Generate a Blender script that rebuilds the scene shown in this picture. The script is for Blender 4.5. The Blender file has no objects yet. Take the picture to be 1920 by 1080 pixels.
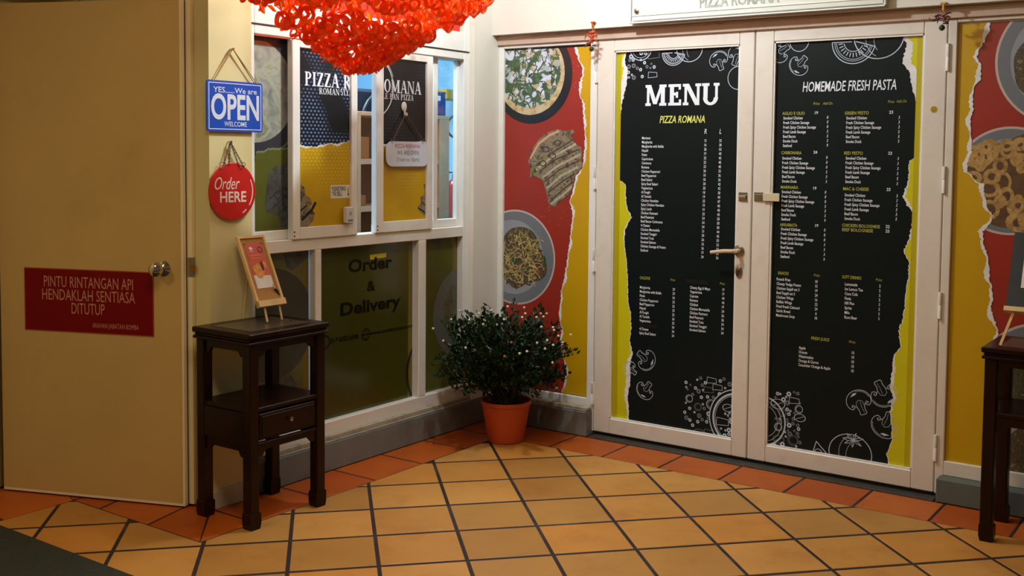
import bpy, bmesh, math, random
from mathutils import Vector, Matrix
random.seed(7)
sc = bpy.context.scene
COL = sc.collection
R = math.radians

# ---------------------------------------------------------------- camera
cd = bpy.data.cameras.new('camera'); cam = bpy.data.objects.new('camera', cd); COL.objects.link(cam); sc.camera = cam
FPX, CX, CY = 2003.58, 1018.38, 403.04
FW = Vector((-0.563638, 0.824087, -0.056507)); RT = Vector((0.825023, 0.565001, 0.010542)); UP = Vector((-0.040614, 0.040677, 0.998347))
CO = Vector((3.545402, -4.674786, 1.470562))
m = Matrix((RT, UP, -FW)).transposed().to_4x4(); m.translation = CO; cam.matrix_world = m
cd.sensor_width = 36.0; cd.sensor_fit = 'HORIZONTAL'; cd.lens = FPX / 1920 * 36
cd.shift_x = (960 - CX) / 1920; cd.shift_y = (CY - 540) / 1920
cd.clip_start = 0.05; cd.clip_end = 60

# ---------------------------------------------------------------- world, lights, exposure
w = bpy.data.worlds.new('world'); sc.world = w; w.use_nodes = True
w.node_tree.nodes['Background'].inputs[0].default_value = (1.0, 0.84, 0.58, 1); w.node_tree.nodes['Background'].inputs[1].default_value = 0.08
sc.view_settings.view_transform = 'Standard'; sc.view_settings.look = 'None'
sc.view_settings.exposure = 0.14; sc.view_settings.gamma = 1.0
sc.view_settings.use_curve_mapping = False
def lamp(name, kind, loc, power, colr, size=0.1, rot=None, sy=None):
    l = bpy.data.lights.new(name, kind); l.energy = power; l.color = colr
    if kind == 'AREA':
        l.size = size
        if sy: l.shape = 'RECTANGLE'; l.size_y = sy
    else: l.shadow_soft_size = size
    o = bpy.data.objects.new(name, l); COL.objects.link(o); o.location = loc
    if rot: o.rotation_euler = rot
    return o
lamp('entrance_lamp_light', 'POINT', (0.95, -1.08, 2.78), 80, (0.80, 0.94, 1.0), 0.05)
lamp('corridor_light', 'AREA', (1.9, -3.0, 2.93), 25, (1.0, 0.78, 0.50), 1.2, (0, 0, 0), 0.5)
lamp('corridor_light', 'AREA', (0.0, -5.2, 2.93), 26, (1.0, 0.80, 0.48), 0.6, (0, 0, 0), 0.6)
lamp('shop_light_and_fill', 'AREA', (-1.3, -0.5, 2.9), 110, (0.55, 0.84, 1.0), 0.9, (0, 0, 0), 0.9)
lamp('shop_light_and_fill', 'AREA', (-0.3, -1.0, 2.7), 9, (1.0, 0.86, 0.7), 0.2, (0, R(-12), 0), 0.9)  # added fill that brightens the shelf front, no known lamp

# ---------------------------------------------------------------- helpers
def lin(c):
    return tuple(((v / 255) / 12.92 if v / 255 <= 0.04045 else ((v / 255 + 0.055) / 1.055) ** 2.4) for v in c)
MATS = {}
def mat(name, col, rough=0.5, metal=0.0, var=0.0, scale=8.0, bump=0.0, spec=0.5, coat=0.0, alpha=None, dirt=None, stretch=None):
    """Plain surface with noise colour variation (var), fine relief (bump) and optional dirt colour."""
    if name in MATS: return MATS[name]
    m = bpy.data.materials.new(name); m.use_nodes = True; N = m.node_tree.nodes; L = m.node_tree.links
    b = N['Principled BSDF']; c = lin(col)
    b.inputs['Base Color'].default_value = (*c, 1); b.inputs['Roughness'].default_value = rough; b.inputs['Metallic'].default_value = metal
    b.inputs['Specular IOR Level'].default_value = spec; b.inputs['Coat Weight'].default_value = coat
    if alpha is not None: b.inputs['Alpha'].default_value = alpha
    if var or bump or dirt:
        tc = N.new('ShaderNodeTexCoord'); mp = N.new('ShaderNodeMapping'); L.new(tc.outputs['Object'], mp.inputs[0])
        if stretch: mp.inputs['Scale'].default_value = stretch
        n = N.new('ShaderNodeTexNoise'); n.inputs['Scale'].default_value = scale; n.inputs['Detail'].default_value = 6
        L.new(mp.outputs[0], n.inputs['Vector'])
        r = N.new('ShaderNodeValToRGB'); r.color_ramp.elements[0].position = 0.3; r.color_ramp.elements[1].position = 0.7
        r.color_ramp.elements[0].color = (*[v * (1 - var) for v in c], 1); r.color_ramp.elements[1].color = (*[min(1, v * (1 + var)) for v in c], 1)
        L.new(n.outputs['Fac'], r.inputs[0]); out = r.outputs[0]
        if dirt:
            dc, amt, ds = dirt
            n2 = N.new('ShaderNodeTexNoise'); n2.inputs['Scale'].default_value = ds; n2.inputs['Detail'].default_value = 8; n2.inputs['Roughness'].default_value = 0.7
            L.new(mp.outputs[0], n2.inputs['Vector'])
            r2 = N.new('ShaderNodeValToRGB'); r2.color_ramp.elements[0].position = 0.52; r2.color_ramp.elements[1].position = 0.72
            r2.color_ramp.elements[0].color = (0, 0, 0, 1); r2.color_ramp.elements[1].color = (amt, amt, amt, 1)
            L.new(n2.outputs['Fac'], r2.inputs[0])
            mx = N.new('ShaderNodeMix'); mx.data_type = 'RGBA'; L.new(r2.outputs[0], mx.inputs[0]); L.new(out, mx.inputs[6]); mx.inputs[7].default_value = (*lin(dc), 1)
            out = mx.outputs[2]
        L.new(out, b.inputs['Base Color'])
        if bump:
            bp = N.new('ShaderNodeBump'); bp.inputs['Strength'].default_value = bump; bp.inputs['Distance'].default_value = 0.002
            n3 = N.new('ShaderNodeTexNoise'); n3.inputs['Scale'].default_value = scale * 12; L.new(mp.outputs[0], n3.inputs['Vector'])
            L.new(n3.outputs['Fac'], bp.inputs['Height']); L.new(bp.outputs[0], b.inputs['Normal'])
    MATS[name] = m; return m
def ramp_mat(name, stops, scale, kind='noise', rough=0.35, distort=0.0, detail=5, spec=0.5):
    if name in MATS: return MATS[name]
    m = bpy.data.materials.new(name); m.use_nodes = True; N = m.node_tree.nodes; L = m.node_tree.links
    b = N['Principled BSDF']; b.inputs['Roughness'].default_value = rough; b.inputs['Specular IOR Level'].default_value = spec
    tc = N.new('ShaderNodeTexCoord')
    if kind == 'voronoi':
        n = N.new('ShaderNodeTexVoronoi'); n.inputs['Scale'].default_value = scale; out = n.outputs['Color']
        s = N.new('ShaderNodeSeparateColor'); 
        nn = N.new('ShaderNodeTexNoise'); nn.inputs['Scale'].default_value = scale * .7; nn.inputs['Detail'].default_value = 2
        va = N.new('ShaderNodeVectorMath'); va.operation = 'SCALE'; va.inputs['Scale'].default_value = distort
        vb = N.new('ShaderNodeVectorMath'); vb.operation = 'ADD'
        L.new(tc.outputs['Object'], nn.inputs['Vector']); L.new(nn.outputs['Color'], va.inputs[0]); L.new(va.outputs[0], vb.inputs[0]); L.new(tc.outputs['Object'], vb.inputs[1])
        L.new(vb.outputs[0], n.inputs['Vector']); L.new(out, s.inputs[0]); fac = s.outputs[0]
    else:
        n = N.new('ShaderNodeTexNoise'); n.inputs['Scale'].default_value = scale; n.inputs['Detail'].default_value = detail; n.inputs['Distortion'].default_value = distort
        L.new(tc.outputs['Object'], n.inputs['Vector']); fac = n.outputs['Fac']
    r = N.new('ShaderNodeValToRGB'); e = r.color_ramp.elements
    while len(e) < len(stops): e.new(0.5)
    for i, (p, c) in enumerate(stops): e[i].position = p; e[i].color = (*lin(c), 1)
    L.new(fac, r.inputs[0]); L.new(r.outputs[0], b.inputs['Base Color'])
    MATS[name] = m; return m
def glass_mat():
    if 'clear_glass' in MATS: return MATS['clear_glass']
    m = bpy.data.materials.new('clear_glass'); m.use_nodes = True; N = m.node_tree.nodes; L = m.node_tree.links; N.clear()
    o = N.new('ShaderNodeOutputMaterial'); mx = N.new('ShaderNodeMixShader'); t = N.new('ShaderNodeBsdfTransparent'); g = N.new('ShaderNodeBsdfGlossy'); g.inputs['Roughness'].default_value = 0.02
    f = N.new('ShaderNodeLayerWeight'); f.inputs[0].default_value = .5; fm = N.new('ShaderNodeMath'); fm.operation = 'MULTIPLY'; fm.inputs[1].default_value = .22; L.new(f.outputs['Facing'], fm.inputs[0]); t.inputs[0].default_value = (.93, .97, .96, 1)
    L.new(fm.outputs[0], mx.inputs[0]); L.new(t.outputs[0], mx.inputs[1]); L.new(g.outputs[0], mx.inputs[2]); L.new(mx.outputs[0], o.inputs[0])
    MATS['clear_glass'] = m; return m
def emit_mat(name, col, s):
    m = bpy.data.materials.new(name); m.use_nodes = True; b = m.node_tree.nodes['Principled BSDF']
    b.inputs['Emission Color'].default_value = (*lin(col), 1); b.inputs['Emission Strength'].default_value = s; MATS[name] = m; return m

def tag(o, label=None, cat=None, group=None, kind=None):
    if label: o['label'] = label
    if cat: o['category'] = cat
    if group: o['group'] = group
    if kind: o['kind'] = kind
    return o
def empty(name, loc=(0, 0, 0), rz=0, parent=None):
    o = bpy.data.objects.new(name, None); COL.objects.link(o); o.location = loc; o.rotation_euler = (0, 0, rz); o.empty_display_size = .1
    if parent: o.parent = parent
    return o
class MB:
    """Collects vertices and faces; build() links them as one mesh object."""
    def __init__(s): s.v = []; s.f = []
    def add(s, vs, fs):
        k = len(s.v); s.v += [tuple(p) for p in vs]; s.f += [tuple(i + k for i in f) for f in fs]; return s
    def box(s, a, b, bev=0.0):
        x0, y0, z0 = [min(p, q) for p, q in zip(a, b)]; x1, y1, z1 = [max(p, q) for p, q in zip(a, b)]
        if bev <= 0:
            return s.add([(x, y, z) for x in (x0, x1) for y in (y0, y1) for z in (z0, z1)],
                         [(0, 1, 3, 2), (4, 6, 7, 5), (0, 4, 5, 1), (2, 3, 7, 6), (0, 2, 6, 4), (1, 5, 7, 3)])
        bm = bmesh.new(); bmesh.ops.create_cube(bm, size=1)
        for v in bm.verts: v.co = Vector(((x0 + x1) / 2 + v.co.x * (x1 - x0), (y0 + y1) / 2 + v.co.y * (y1 - y0), (z0 + z1) / 2 + v.co.z * (z1 - z0)))
        bmesh.ops.bevel(bm, geom=bm.edges[:], offset=min(bev, .45 * min(x1 - x0, y1 - y0, z1 - z0)), segments=1, affect='EDGES')
        bm.verts.index_update(); s.add([v.co[:] for v in bm.verts], [[v.index for v in f.verts] for f in bm.faces]); bm.free(); return s
    def prism(s, pts, d):
        """pts: planar 3D outline, d: extrusion vector."""
        n = len(pts); d = Vector(d); a = [Vector(p) for p in pts]
        return s.add(a + [p + d for p in a], [tuple(range(n))[::-1], tuple(range(n, 2 * n))] + [(i, (i + 1) % n, n + (i + 1) % n, n + i) for i in range(n)])
    def tube(s, pts, r, n=6, cap=True):
        pts = [Vector(p) for p in pts]; rs = r if isinstance(r, (list, tuple)) else [r] * len(pts); vs = []; fs = []; prev = None
        for i, p in enumerate(pts):
            t = (pts[min(i + 1, len(pts) - 1)] - pts[max(i - 1, 0)]).normalized()
            u = t.orthogonal().normalized() if prev is None else (prev - t * prev.dot(t)).normalized()
            prev = u; v = t.cross(u)
            for k in range(n):
                a = 2 * math.pi * k / n; vs.append(p + (u * math.cos(a) + v * math.sin(a)) * rs[i])
        for i in range(len(pts) - 1):
            for k in range(n): fs.append((i * n + k, i * n + (k + 1) % n, (i + 1) * n + (k + 1) % n, (i + 1) * n + k))
        if cap: fs += [tuple(range(n))[::-1], tuple(range((len(pts) - 1) * n, len(pts) * n))]
        return s.add(vs, fs)
    def lathe(s, prof, c=(0, 0, 0), axis='z', n=24, M=None):
        vs = []; fs = []
        for r, h in prof:
            for k in range(n):
                a = 2 * math.pi * k / n; p = Vector((r * math.cos(a), r * math.sin(a), h))
                if axis == 'y': p = Vector((p.x, -h, p.y))
                if axis == 'x': p = Vector((h, p.x, p.y))
                if M: p = M @ p
                vs.append(p + Vector(c))
        for i in range(len(prof) - 1):
            for k in range(n): fs.append((i * n + k, i * n + (k + 1) % n, (i + 1) * n + (k + 1) % n, (i + 1) * n + k))
        fs += [tuple(range(n))[::-1], tuple(range((len(prof) - 1) * n, len(prof) * n))]
        return s.add(vs, fs)
    def build(s, name, material, parent=None, smooth=False, label=None, kind=None):
        me = bpy.data.meshes.new(name); off = world_inv(parent)
        me.from_pydata([tuple(off @ Vector(p)) for p in s.v] if off else s.v, [], s.f); me.update()
        bm = bmesh.new(); bm.from_mesh(me); bmesh.ops.recalc_face_normals(bm, faces=bm.faces[:]) if len(s.f) > 1 and name not in FLAT else None; bm.to_mesh(me); bm.free()
        me.materials.append(material)
        if smooth: me.shade_smooth(); me.set_sharp_from_angle(angle=R(35))
        o = bpy.data.objects.new(name, me); COL.objects.link(o)
        if parent: o.parent = parent
        return tag(o, label=label, kind=kind)
FLAT = set(); LOCAL = set()
def world_inv(p):
    """Coordinates are given in the world for parents at a plain place; local for parents marked LOCAL."""
    if p is None: return None
    t = p
    while t.parent: t = t.parent
    if t.name in LOCAL: return None
    M = Matrix.Identity(4)
    while p: M = Matrix.Translation(p.location) @ M; p = p.parent
    return M.inverted()

class Plane:
    """A flat surface: u runs to the viewer's right along it, v up, lift towards the viewer."""
    def __init__(s, o, u, v=(0, 0, 1), n=None):
        s.o = Vector(o); s.u = Vector(u).normalized(); s.v = Vector(v).normalized(); s.n = s.u.cross(s.v)
    def at(s, u, v, lift=0): return s.o + s.u * u + s.v * v + s.n * lift
    def px(s, x, y):
        d = FW + RT * ((x - CX) / FPX) - UP * ((y - CY) / FPX)
        p = CO + d * ((s.o - CO).dot(s.n) / d.dot(s.n)) - s.o
        return (p.dot(s.u), p.dot(s.v))
def RWp(y): return Plane((0, y, 0), (1, 0, 0))
def LWp(x): return Plane((x, 0, 0), (0, 1, 0))
def FLp(px, py, z=0.0):
    d = FW + RT * ((px - CX) / FPX) - UP * ((py - CY) / FPX); p = CO + d * ((z - CO.z) / d.z); return p.x, p.y

def clip(poly, rect):
    u0, u1, v0, v1 = rect
    for ax, lim, keep in ((0, u0, 1), (0, u1, -1), (1, v0, 1), (1, v1, -1)):
        out = []
        for i in range(len(poly)):
            a, b = poly[i - 1], poly[i]; ia = (a[ax] - lim) * keep >= 0; ib = (b[ax] - lim) * keep >= 0
            if ia != ib:
                t = (lim - a[ax]) / (b[ax] - a[ax]); out.append((a[0] + t * (b[0] - a[0]), a[1] + t * (b[1] - a[1])))
            if ib: out.append(b)
        poly = out
        if len(poly) < 3: return []
    return poly
class Ink:
    """Flat print on a plane: polygons, strokes, rings and lettering, clipped to the printed sheet."""
    def __init__(s, plane, lift, rect=None): s.p = plane; s.l = lift; s.r = rect; s.m = MB()
    def poly(s, pts):
        if s.r: pts = clip(list(pts), s.r)
        if len(pts) >= 3: s.c = (getattr(s, 'c', 0) + 1) % 12; s.m.add([s.p.at(a, b, s.l + s.c * 1.6e-5) for a, b in pts], [tuple(range(len(pts)))])
        return s
    def polypx(s, pts): return s.poly([s.p.px(*q) for q in pts])
    def line(s, pts, w):
        for i in range(len(pts) - 1):
            a, b = Vector(pts[i]), Vector(pts[i + 1]); d = b - a
            if d.length < 1e-7: continue
            d.normalize(); n = Vector((-d.y, d.x)) * w / 2; e = d * w * .2; s.poly([tuple(a - n - e), tuple(b - n + e), tuple(b + n + e), tuple(a + n - e)])
        return s
    def ell(s, c, rx, ry=None, n=40, rot=0):
        ry = ry or rx; return s.poly([(c[0] + rx * math.cos(t) * math.cos(rot) - ry * math.sin(t) * math.sin(rot), c[1] + rx * math.cos(t) * math.sin(rot) + ry * math.sin(t) * math.cos(rot)) for t in [2 * math.pi * k / n for k in range(n)]])
    def ring(s, c, r, w, a0=0, a1=360, n=None, sx=1.0):
        n = n or max(8, int(30 * (a1 - a0) / 360)); P = [R(a0 + (a1 - a0) * k / n) for k in range(n + 1)]
        for a, b in zip(P, P[1:]):
            s.poly([(c[0] + sx * q * math.cos(t), c[1] + q * math.sin(t)) for t, q in ((a, r - w / 2), (a, r + w / 2), (b, r + w / 2), (b, r - w / 2))])
        return s
    def glyphs(s, vs, fs, o, sx, sz):
        for f in fs: s.poly([(o[0] + vs[i][0] * sx, o[1] + vs[i][1] * sz) for i in f])
    def text(s, t, u, v, cap, sx=1.0, shear=0.0, bold=0.0, align='l', width=None):
        vs, fs, w0 = font(t, shear, bold); k = cap / 0.69
        if width: sx = width / (w0 * k)
        wd = w0 * k * sx; u0 = u - (wd if align == 'r' else wd / 2 if align == 'c' else 0); s.glyphs(vs, fs, (u0, v), k * sx, k); return wd
    def textpx(s, t, a, b, cap, **kw):
        """Lettering whose base line runs between the two measured ends."""
        p, q = s.p.px(*a), s.p.px(*b); return s.text(t, p[0], (p[1] + q[1]) / 2, cap, width=abs(q[0] - p[0]), **kw)
    def serif(s, t, a, b, cap, T=.2, th=.08):
        p, q = s.p.px(*a), s.p.px(*b); polys = []; x = 0
        for ch in t:
            ps, adv = serif_glyph(ch, T, th); polys += [[(c[0] + x, c[1]) for c in g] for g in ps]; x += adv + .07
        x -= .07; sx = abs(q[0] - p[0]) / x; v0 = (p[1] + q[1]) / 2
        for g in polys: s.poly([(p[0] + c[0] * sx, v0 + c[1] * cap) for c in g])
    def build(s, name, material, parent, **kw):
        FLAT.add(name); return s.m.build(name, material, parent, **kw)
_fc = {}
def font(t, shear, bold):
    k = (t, shear, bold)
    if k in _fc: return _fc[k]
    c = bpy.data.curves.new('lettering', 'FONT'); c.body = t; c.size = 1; c.shear = shear; c.offset = bold; c.resolution_u = 2 if len(t) > 8 else 4; c.fill_mode = 'FRONT'
    o = bpy.data.objects.new('lettering', c); me = bpy.data.meshes.new_from_object(o)
    vs = [(v.co.x, v.co.y) for v in me.vertices]; fs = [tuple(p.vertices) for p in me.polygons]
    x0 = min(v[0] for v in vs); x1 = max(v[0] for v in vs); vs = [(a - x0, b) for a, b in vs]
    bpy.data.objects.remove(o); bpy.data.curves.remove(c); bpy.data.meshes.remove(me); _fc[k] = (vs, fs, x1 - x0); return _fc[k]
def serif_glyph(ch, T, t):
    P = []; sl = .07 if t < .1 else .13
    def q(*p): P.append(list(p))
    def bar(x0, y0, x1, y1, w): q((x0 - w / 2, y0), (x0 + w / 2, y0), (x1 + w / 2, y1), (x1 - w / 2, y1))
    def foot(x, w, y): e = w / 2 + .08; q((x - e, y), (x + e, y), (x + e, y + sl), (x - e, y + sl))
    def stem(x, w, lo=1, hi=1):
        bar(x, 0, x, 1, w)
        if lo: foot(x, w, 0)
        if hi: foot(x, w, 1 - sl)
    def arc(cx, cy, rx, ry, a0, a1, n=12):
        for k in range(n):
            A, B = R(a0 + (a1 - a0) * k / n), R(a0 + (a1 - a0) * (k + 1) / n)
            w = lambda a: (rx - T, ry - max(t, .07))
            q((cx + rx * math.cos(A), cy + ry * math.sin(A)), (cx + rx * math.cos(B), cy + ry * math.sin(B)), (cx + w(B)[0] * math.cos(B), cy + w(B)[1] * math.sin(B)), (cx + w(A)[0] * math.cos(A), cy + w(A)[1] * math.sin(A)))
    def hb(x0, x1, y, h): q((x0, y), (x1, y), (x1, y + h), (x0, y + h))
    h = max(t, .07)
    if ch == ' ': return P, .35
    if ch == 'I': stem(.2, T); return P, .4
    if ch in 'PR':
        stem(.2, T, 1, 1); arc(.34, .74, .34, .26, -90, 90); hb(.2, .36, 1 - h, h); hb(.2, .36, .48, h)
        if ch == 'R': bar(.72, 0, .38, .5, T * 1.15); foot(.74, T * .6, 0)
        return P, (.72 if ch == 'P' else .86)
    if ch == 'Z': hb(.05, .66, 1 - h, h); hb(.03, .68, 0, h); bar(.16, h, .56, 1 - h, T * 1.2); hb(.05, .05 + h * .8, .75, .25); hb(.68 - h * .8, .68, 0, .25); return P, .71
    if ch == 'A': bar(.1, 0, .4, 1, t); bar(.7, 0, .42, 1, T * 1.05); hb(.2, .6, .3, h); foot(.1, t, 0); foot(.7, T * .8, 0); return P, .82
    if ch == 'O': arc(.4, .5, .4, .52, 0, 360, 28); return P, .8
    if ch == 'M': stem(.12, t); stem(.9, T); bar(.5, .08, .17, 1, T); bar(.5, .08, .85, 1, t * 1.2); return P, 1.1
    if ch == 'N': stem(.12, t, 1, 0); stem(.75, t, 0, 1); bar(.72, 0, .16, 1, T * 1.1); foot(.1, T * .5, 1 - sl); return P, .87
    if ch == 'E': stem(.2, T); hb(.2, .66, 1 - h, h); hb(.2, .52, .47, h); hb(.2, .68, 0, h); hb(.66 - h * .9, .66, .74, .26); hb(.68 - h * .9, .68, 0, .28); hb(.52 - h * .9, .52, .36, .28); return P, .72
    if ch == 'L': stem(.2, T); hb(.2, .64, 0, h); hb(.64 - h * .9, .64, 0, .28); return P, .68
    if ch == 'T': stem(.36, T, 1, 0); hb(.02, .7, 1 - h, h); hb(.02, .02 + h, .74, .26); hb(.7 - h, .7, .74, .26); return P, .72
    if ch == 'Y': bar(.38, 0, .38, .45, T); foot(.38, T, 0); bar(.38, .42, .12, 1, T); bar(.4, .42, .68, 1, t); foot(.12, T * .6, 1 - sl); foot(.68, t, 1 - sl); return P, .8
    if ch == 'U': bar(.18, .3, .18, 1, T); bar(.72, .3, .72, 1, t); foot(.18, T, 1 - sl); foot(.72, t, 1 - sl); arc(.43, .34, .25 + T / 2 + .02, .36, 180, 360); return P, .9
    if ch == 'S': arc(.34, .74, .27, .28, 30, 270); arc(.34, .27, .29, .3, -150, 90); return P, .66
    return P, .4

# ---------------------------------------------------------------- materials
M_WALL = mat('cream_wall_paint', (220, 206, 152), .7, var=.03, scale=3, bump=.15)
M_WALLR = mat('off_white_wall_paint', (222, 214, 202), .7, var=.02, scale=3, bump=.12, dirt=((180, 162, 130), .15, 2.5))
M_FRAME = mat('white_powder_coated_aluminium', (232, 228, 222), .38, var=.02, scale=4, dirt=((170, 152, 125), .12, 9))
M_FRAMED = mat('door_aluminium_with_grime', (224, 212, 200), .4, var=.025, scale=5, dirt=((150, 122, 92), .16, 9))
M_GASKET = mat('dark_rubber', (22, 18, 16), .6)
M_CURB = mat('grey_cement_paint', (120, 118, 112), .75, var=.08, scale=6, bump=.3, dirt=((70, 66, 60), .5, 5))
M_CURBT = mat('pale_cement_top', (150, 150, 146), .75, var=.08, scale=8, bump=.3, dirt=((80, 74, 66), .6, 9))
M_OLD = mat('old_painted_timber', (176, 160, 138), .7, var=.1, scale=9, bump=.4, dirt=((80, 66, 52), .7, 12))
M_GROUT = mat('dark_brown_grout', (38, 18, 10), .8, var=.3, scale=20, bump=.4, dirt=((92, 84, 66), .6, 3))
M_BLACK = mat('black_print', (13, 22, 23), .4, spec=.2)
M_YEL = mat('yellow_print', (198, 154, 4), .4, var=.03, scale=3)
M_YELD = mat('lime_yellow_print', (206, 196, 14), .4, var=.03, scale=3)
M_YELD2 = mat('lime_yellow_print_fold', (182, 166, 8), .4)
M_RED = mat('brick_red_print', (152, 42, 28), .4, var=.06, scale=4)
M_TEAR = mat('torn_paper_white', (226, 222, 222), .6, var=.08, scale=30)
M_INK = mat('white_ink', (232, 236, 245), .5)
M_INKY = mat('pale_yellow_ink', (226, 226, 110), .5)
M_INKO = mat('olive_yellow_ink', (176, 172, 70), .5)
M_CHALK = mat('chalk_line', (190, 200, 215), .6)
M_CHALKD = mat('faint_chalk_line', (112, 118, 126), .6)
M_WOODD = mat('dark_rosewood', (30, 8, 4), .32, var=.35, scale=14, spec=.22, coat=.05, stretch=(1, 1, .15))
M_STEEL = mat('brushed_steel', (176, 168, 158), .25, metal=1)
M_BRASS = mat('brass', (190, 140, 70), .3, metal=1)
M_CHROME = mat('polished_chrome', (210, 200, 190), .08, metal=1)
M_PINE = mat('pale_pine', (222, 184, 130), .5, var=.12, scale=10, stretch=(1, 1, .2))
M_STRING = mat('natural_string', (176, 150, 92), .8)
M_CHAIN = mat('dull_chain', (120, 108, 88), .4, metal=.8)

# ---------------------------------------------------------------- floor
X0, Y0 = -0.96, -5.6
fl = MB().box((-3.2, -6.5, -.1), (6.2, 0.3, -.0016)).build('floor', M_GROUT, None, kind='structure')
tile_mats = []
for i, c in enumerate([(194, 136, 66), (188, 130, 60), (198, 140, 70), (180, 128, 64), (174, 122, 58), (196, 132, 58)]):
    tile_mats.append(mat('honey_quarry_tile_%d' % i, c, .48, var=.07, scale=5, bump=.12, dirt=((150, 84, 36), .45, 4), spec=.35))
border_mats = [mat('terracotta_border_tile_%d' % i, c, .42, var=.08, scale=6, bump=.12, dirt=((120, 48, 18), .4, 5), spec=.35) for i, c in enumerate([(180, 84, 20), (172, 76, 18), (186, 92, 26)])]
def inset(poly, d):
    """Shrinks a convex counter-clockwise outline by d (a number, or one number for each edge)."""
    n = len(poly); ds = d if isinstance(d, (list, tuple)) else [d] * n; out = poly
    for i in range(n):
        a, b = Vector(poly[i]), Vector(poly[(i + 1) % n]); e = (b - a)
        if e.length < 1e-6: continue
        nn = Vector((-e.y, e.x)).normalized(); o = a + nn * ds[i]; out = halfplane(out, o, nn)
        if len(out) < 3: return []
    return out
def halfplane(poly, o, n):
    out = []
    for i in range(len(poly)):
        a, b = Vector(poly[i - 1]), Vector(poly[i]); da, db = (a - o).dot(n), (b - o).dot(n)
        if (da >= 0) != (db >= 0): out.append(tuple(a + (b - a) * (da / (da - db))))
        if db >= 0: out.append(tuple(b))
    return out
def area(p): return sum(p[i - 1][0] * p[i][1] - p[i][0] * p[i - 1][1] for i in range(len(p))) / 2
def tile(poly, material):
    if area(poly) < 0: poly = poly[::-1]
    clean = [p for i, p in enumerate(poly) if (Vector(p) - Vector(poly[i - 1])).length > .002]
    if len(clean) < 3 or area(clean) < 4e-4: return
    top = inset(clean, .0025); 
    if len(top) != len(clean): top = [tuple(Vector(p) * .98 + Vector((sum(q[0] for q in clean) / len(clean), sum(q[1] for q in clean) / len(clean))) * .02) for p in clean]
    n = len(clean); dz = random.uniform(-.0002, .0002)
    m_ = MB().add([(x, y, -.012) for x, y in clean] + [(x, y, -.0012) for x, y in clean] + [(x, y, dz) for x, y in top],
             [tuple(range(2 * n, 3 * n))] + [(i, (i + 1) % n, n + (i + 1) % n, n + i) for i in range(n)] + [(n + i, n + (i + 1) % n, 2 * n + (i + 1) % n, 2 * n + i) for i in range(n)])
    m_.build('floor_tile', material, fl)
W = 0.2594; g = .006
ang = 0.8; ea = Vector((math.cos(ang), math.sin(ang))); eb = Vector((-ea.y, ea.x)); G0 = Vector((0.96336, -1.02895)); TA, TB = 0.3108, 0.31772
XL, YB = -0.567, -2.135     # inner edges of the border beside the fire door
def inner_clip(cell):
    """Cuts a cell to the field inside the border (an L with the step beside the fire door)."""
    a = halfplane(cell, Vector((W + .006, 0)), Vector((1, 0)))
    a = halfplane(a, Vector((0, -W - .006)), Vector((0, -1))) if len(a) > 2 else []
    if len(a) > 2: a = halfplane(a, Vector((W + .02, -W - .055)), Vector((.62, -.78)).normalized())
    b = halfplane(cell, Vector((W + .006, 0)), Vector((-1, 0)))
    if len(b) > 2: b = halfplane(b, Vector((0, YB - .006)), Vector((0, -1)))
    if len(b) > 2: b = halfplane(b, Vector((XL + .006, 0)), Vector((1, 0)))
    return a, b
for i in range(-4, 14):
    for j in range(-8, 12):
        o = G0 - eb * TA * (i - 3) + ea * TB * (j - 4); h = .0075; hb = .0095
        c = [o + ea * h - eb * hb, o + ea * (TB - h) - eb * hb, o + ea * (TB - h) - eb * (TA - hb), o + ea * h - eb * (TA - hb)]
        c = [tuple(p) for p in c]
        cc = sum((Vector(p) for p in c), Vector((0, 0))) / 4
        if cc.y < -4.3 or cc.x > 4.3 or cc.x < -.9: continue
        if area(c) < 0: c = c[::-1]
        a, b = inner_clip(c); mt = random.choice(tile_mats)
        if len(a) > 2 and len(b) > 2:   # a cell across the step: join the two pieces when they share an edge
            if area(b) < .0015 or max(p[1] for p in b) > YB and min(p[1] for p in b) < YB: pass
            if all(p[1] < YB for p in c): tile(c, mt); continue
        if len(a) > 2: tile(a, mt)
        if len(b) > 2: tile(b, mt)
pL, oL, pR, oR = .3201, .54728, .31063, .57633
ys = [-.02, -(oL - pL)] + [-(oL + pL * k) for k in range(0, 5)]
ys = [-W + 0.0] + [-(oL + pL * k) for k in range(0, 4)] + [-1.872]
for a, b in zip(ys, ys[1:]): tile([(0, b + g), (W, b + g), (W, a - g), (0, a - g)], random.choice(border_mats))
xs = [W] + [oR + pR * k for k in range(0, 12)]
for a, b in zip(xs, xs[1:]): tile([(a + g, -W), (b - g, -W), (b - g, -.0), (a + g, -.0)], random.choice(border_mats))
tile([(0, -W + g), (0, 0), (W - g, 0), (W - g, -W + g)], border_mats[1])
tile([(W + .0, -W - .003), (W + .004, -W - .05), (W + .06, -W - .003)], border_mats[0])
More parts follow.
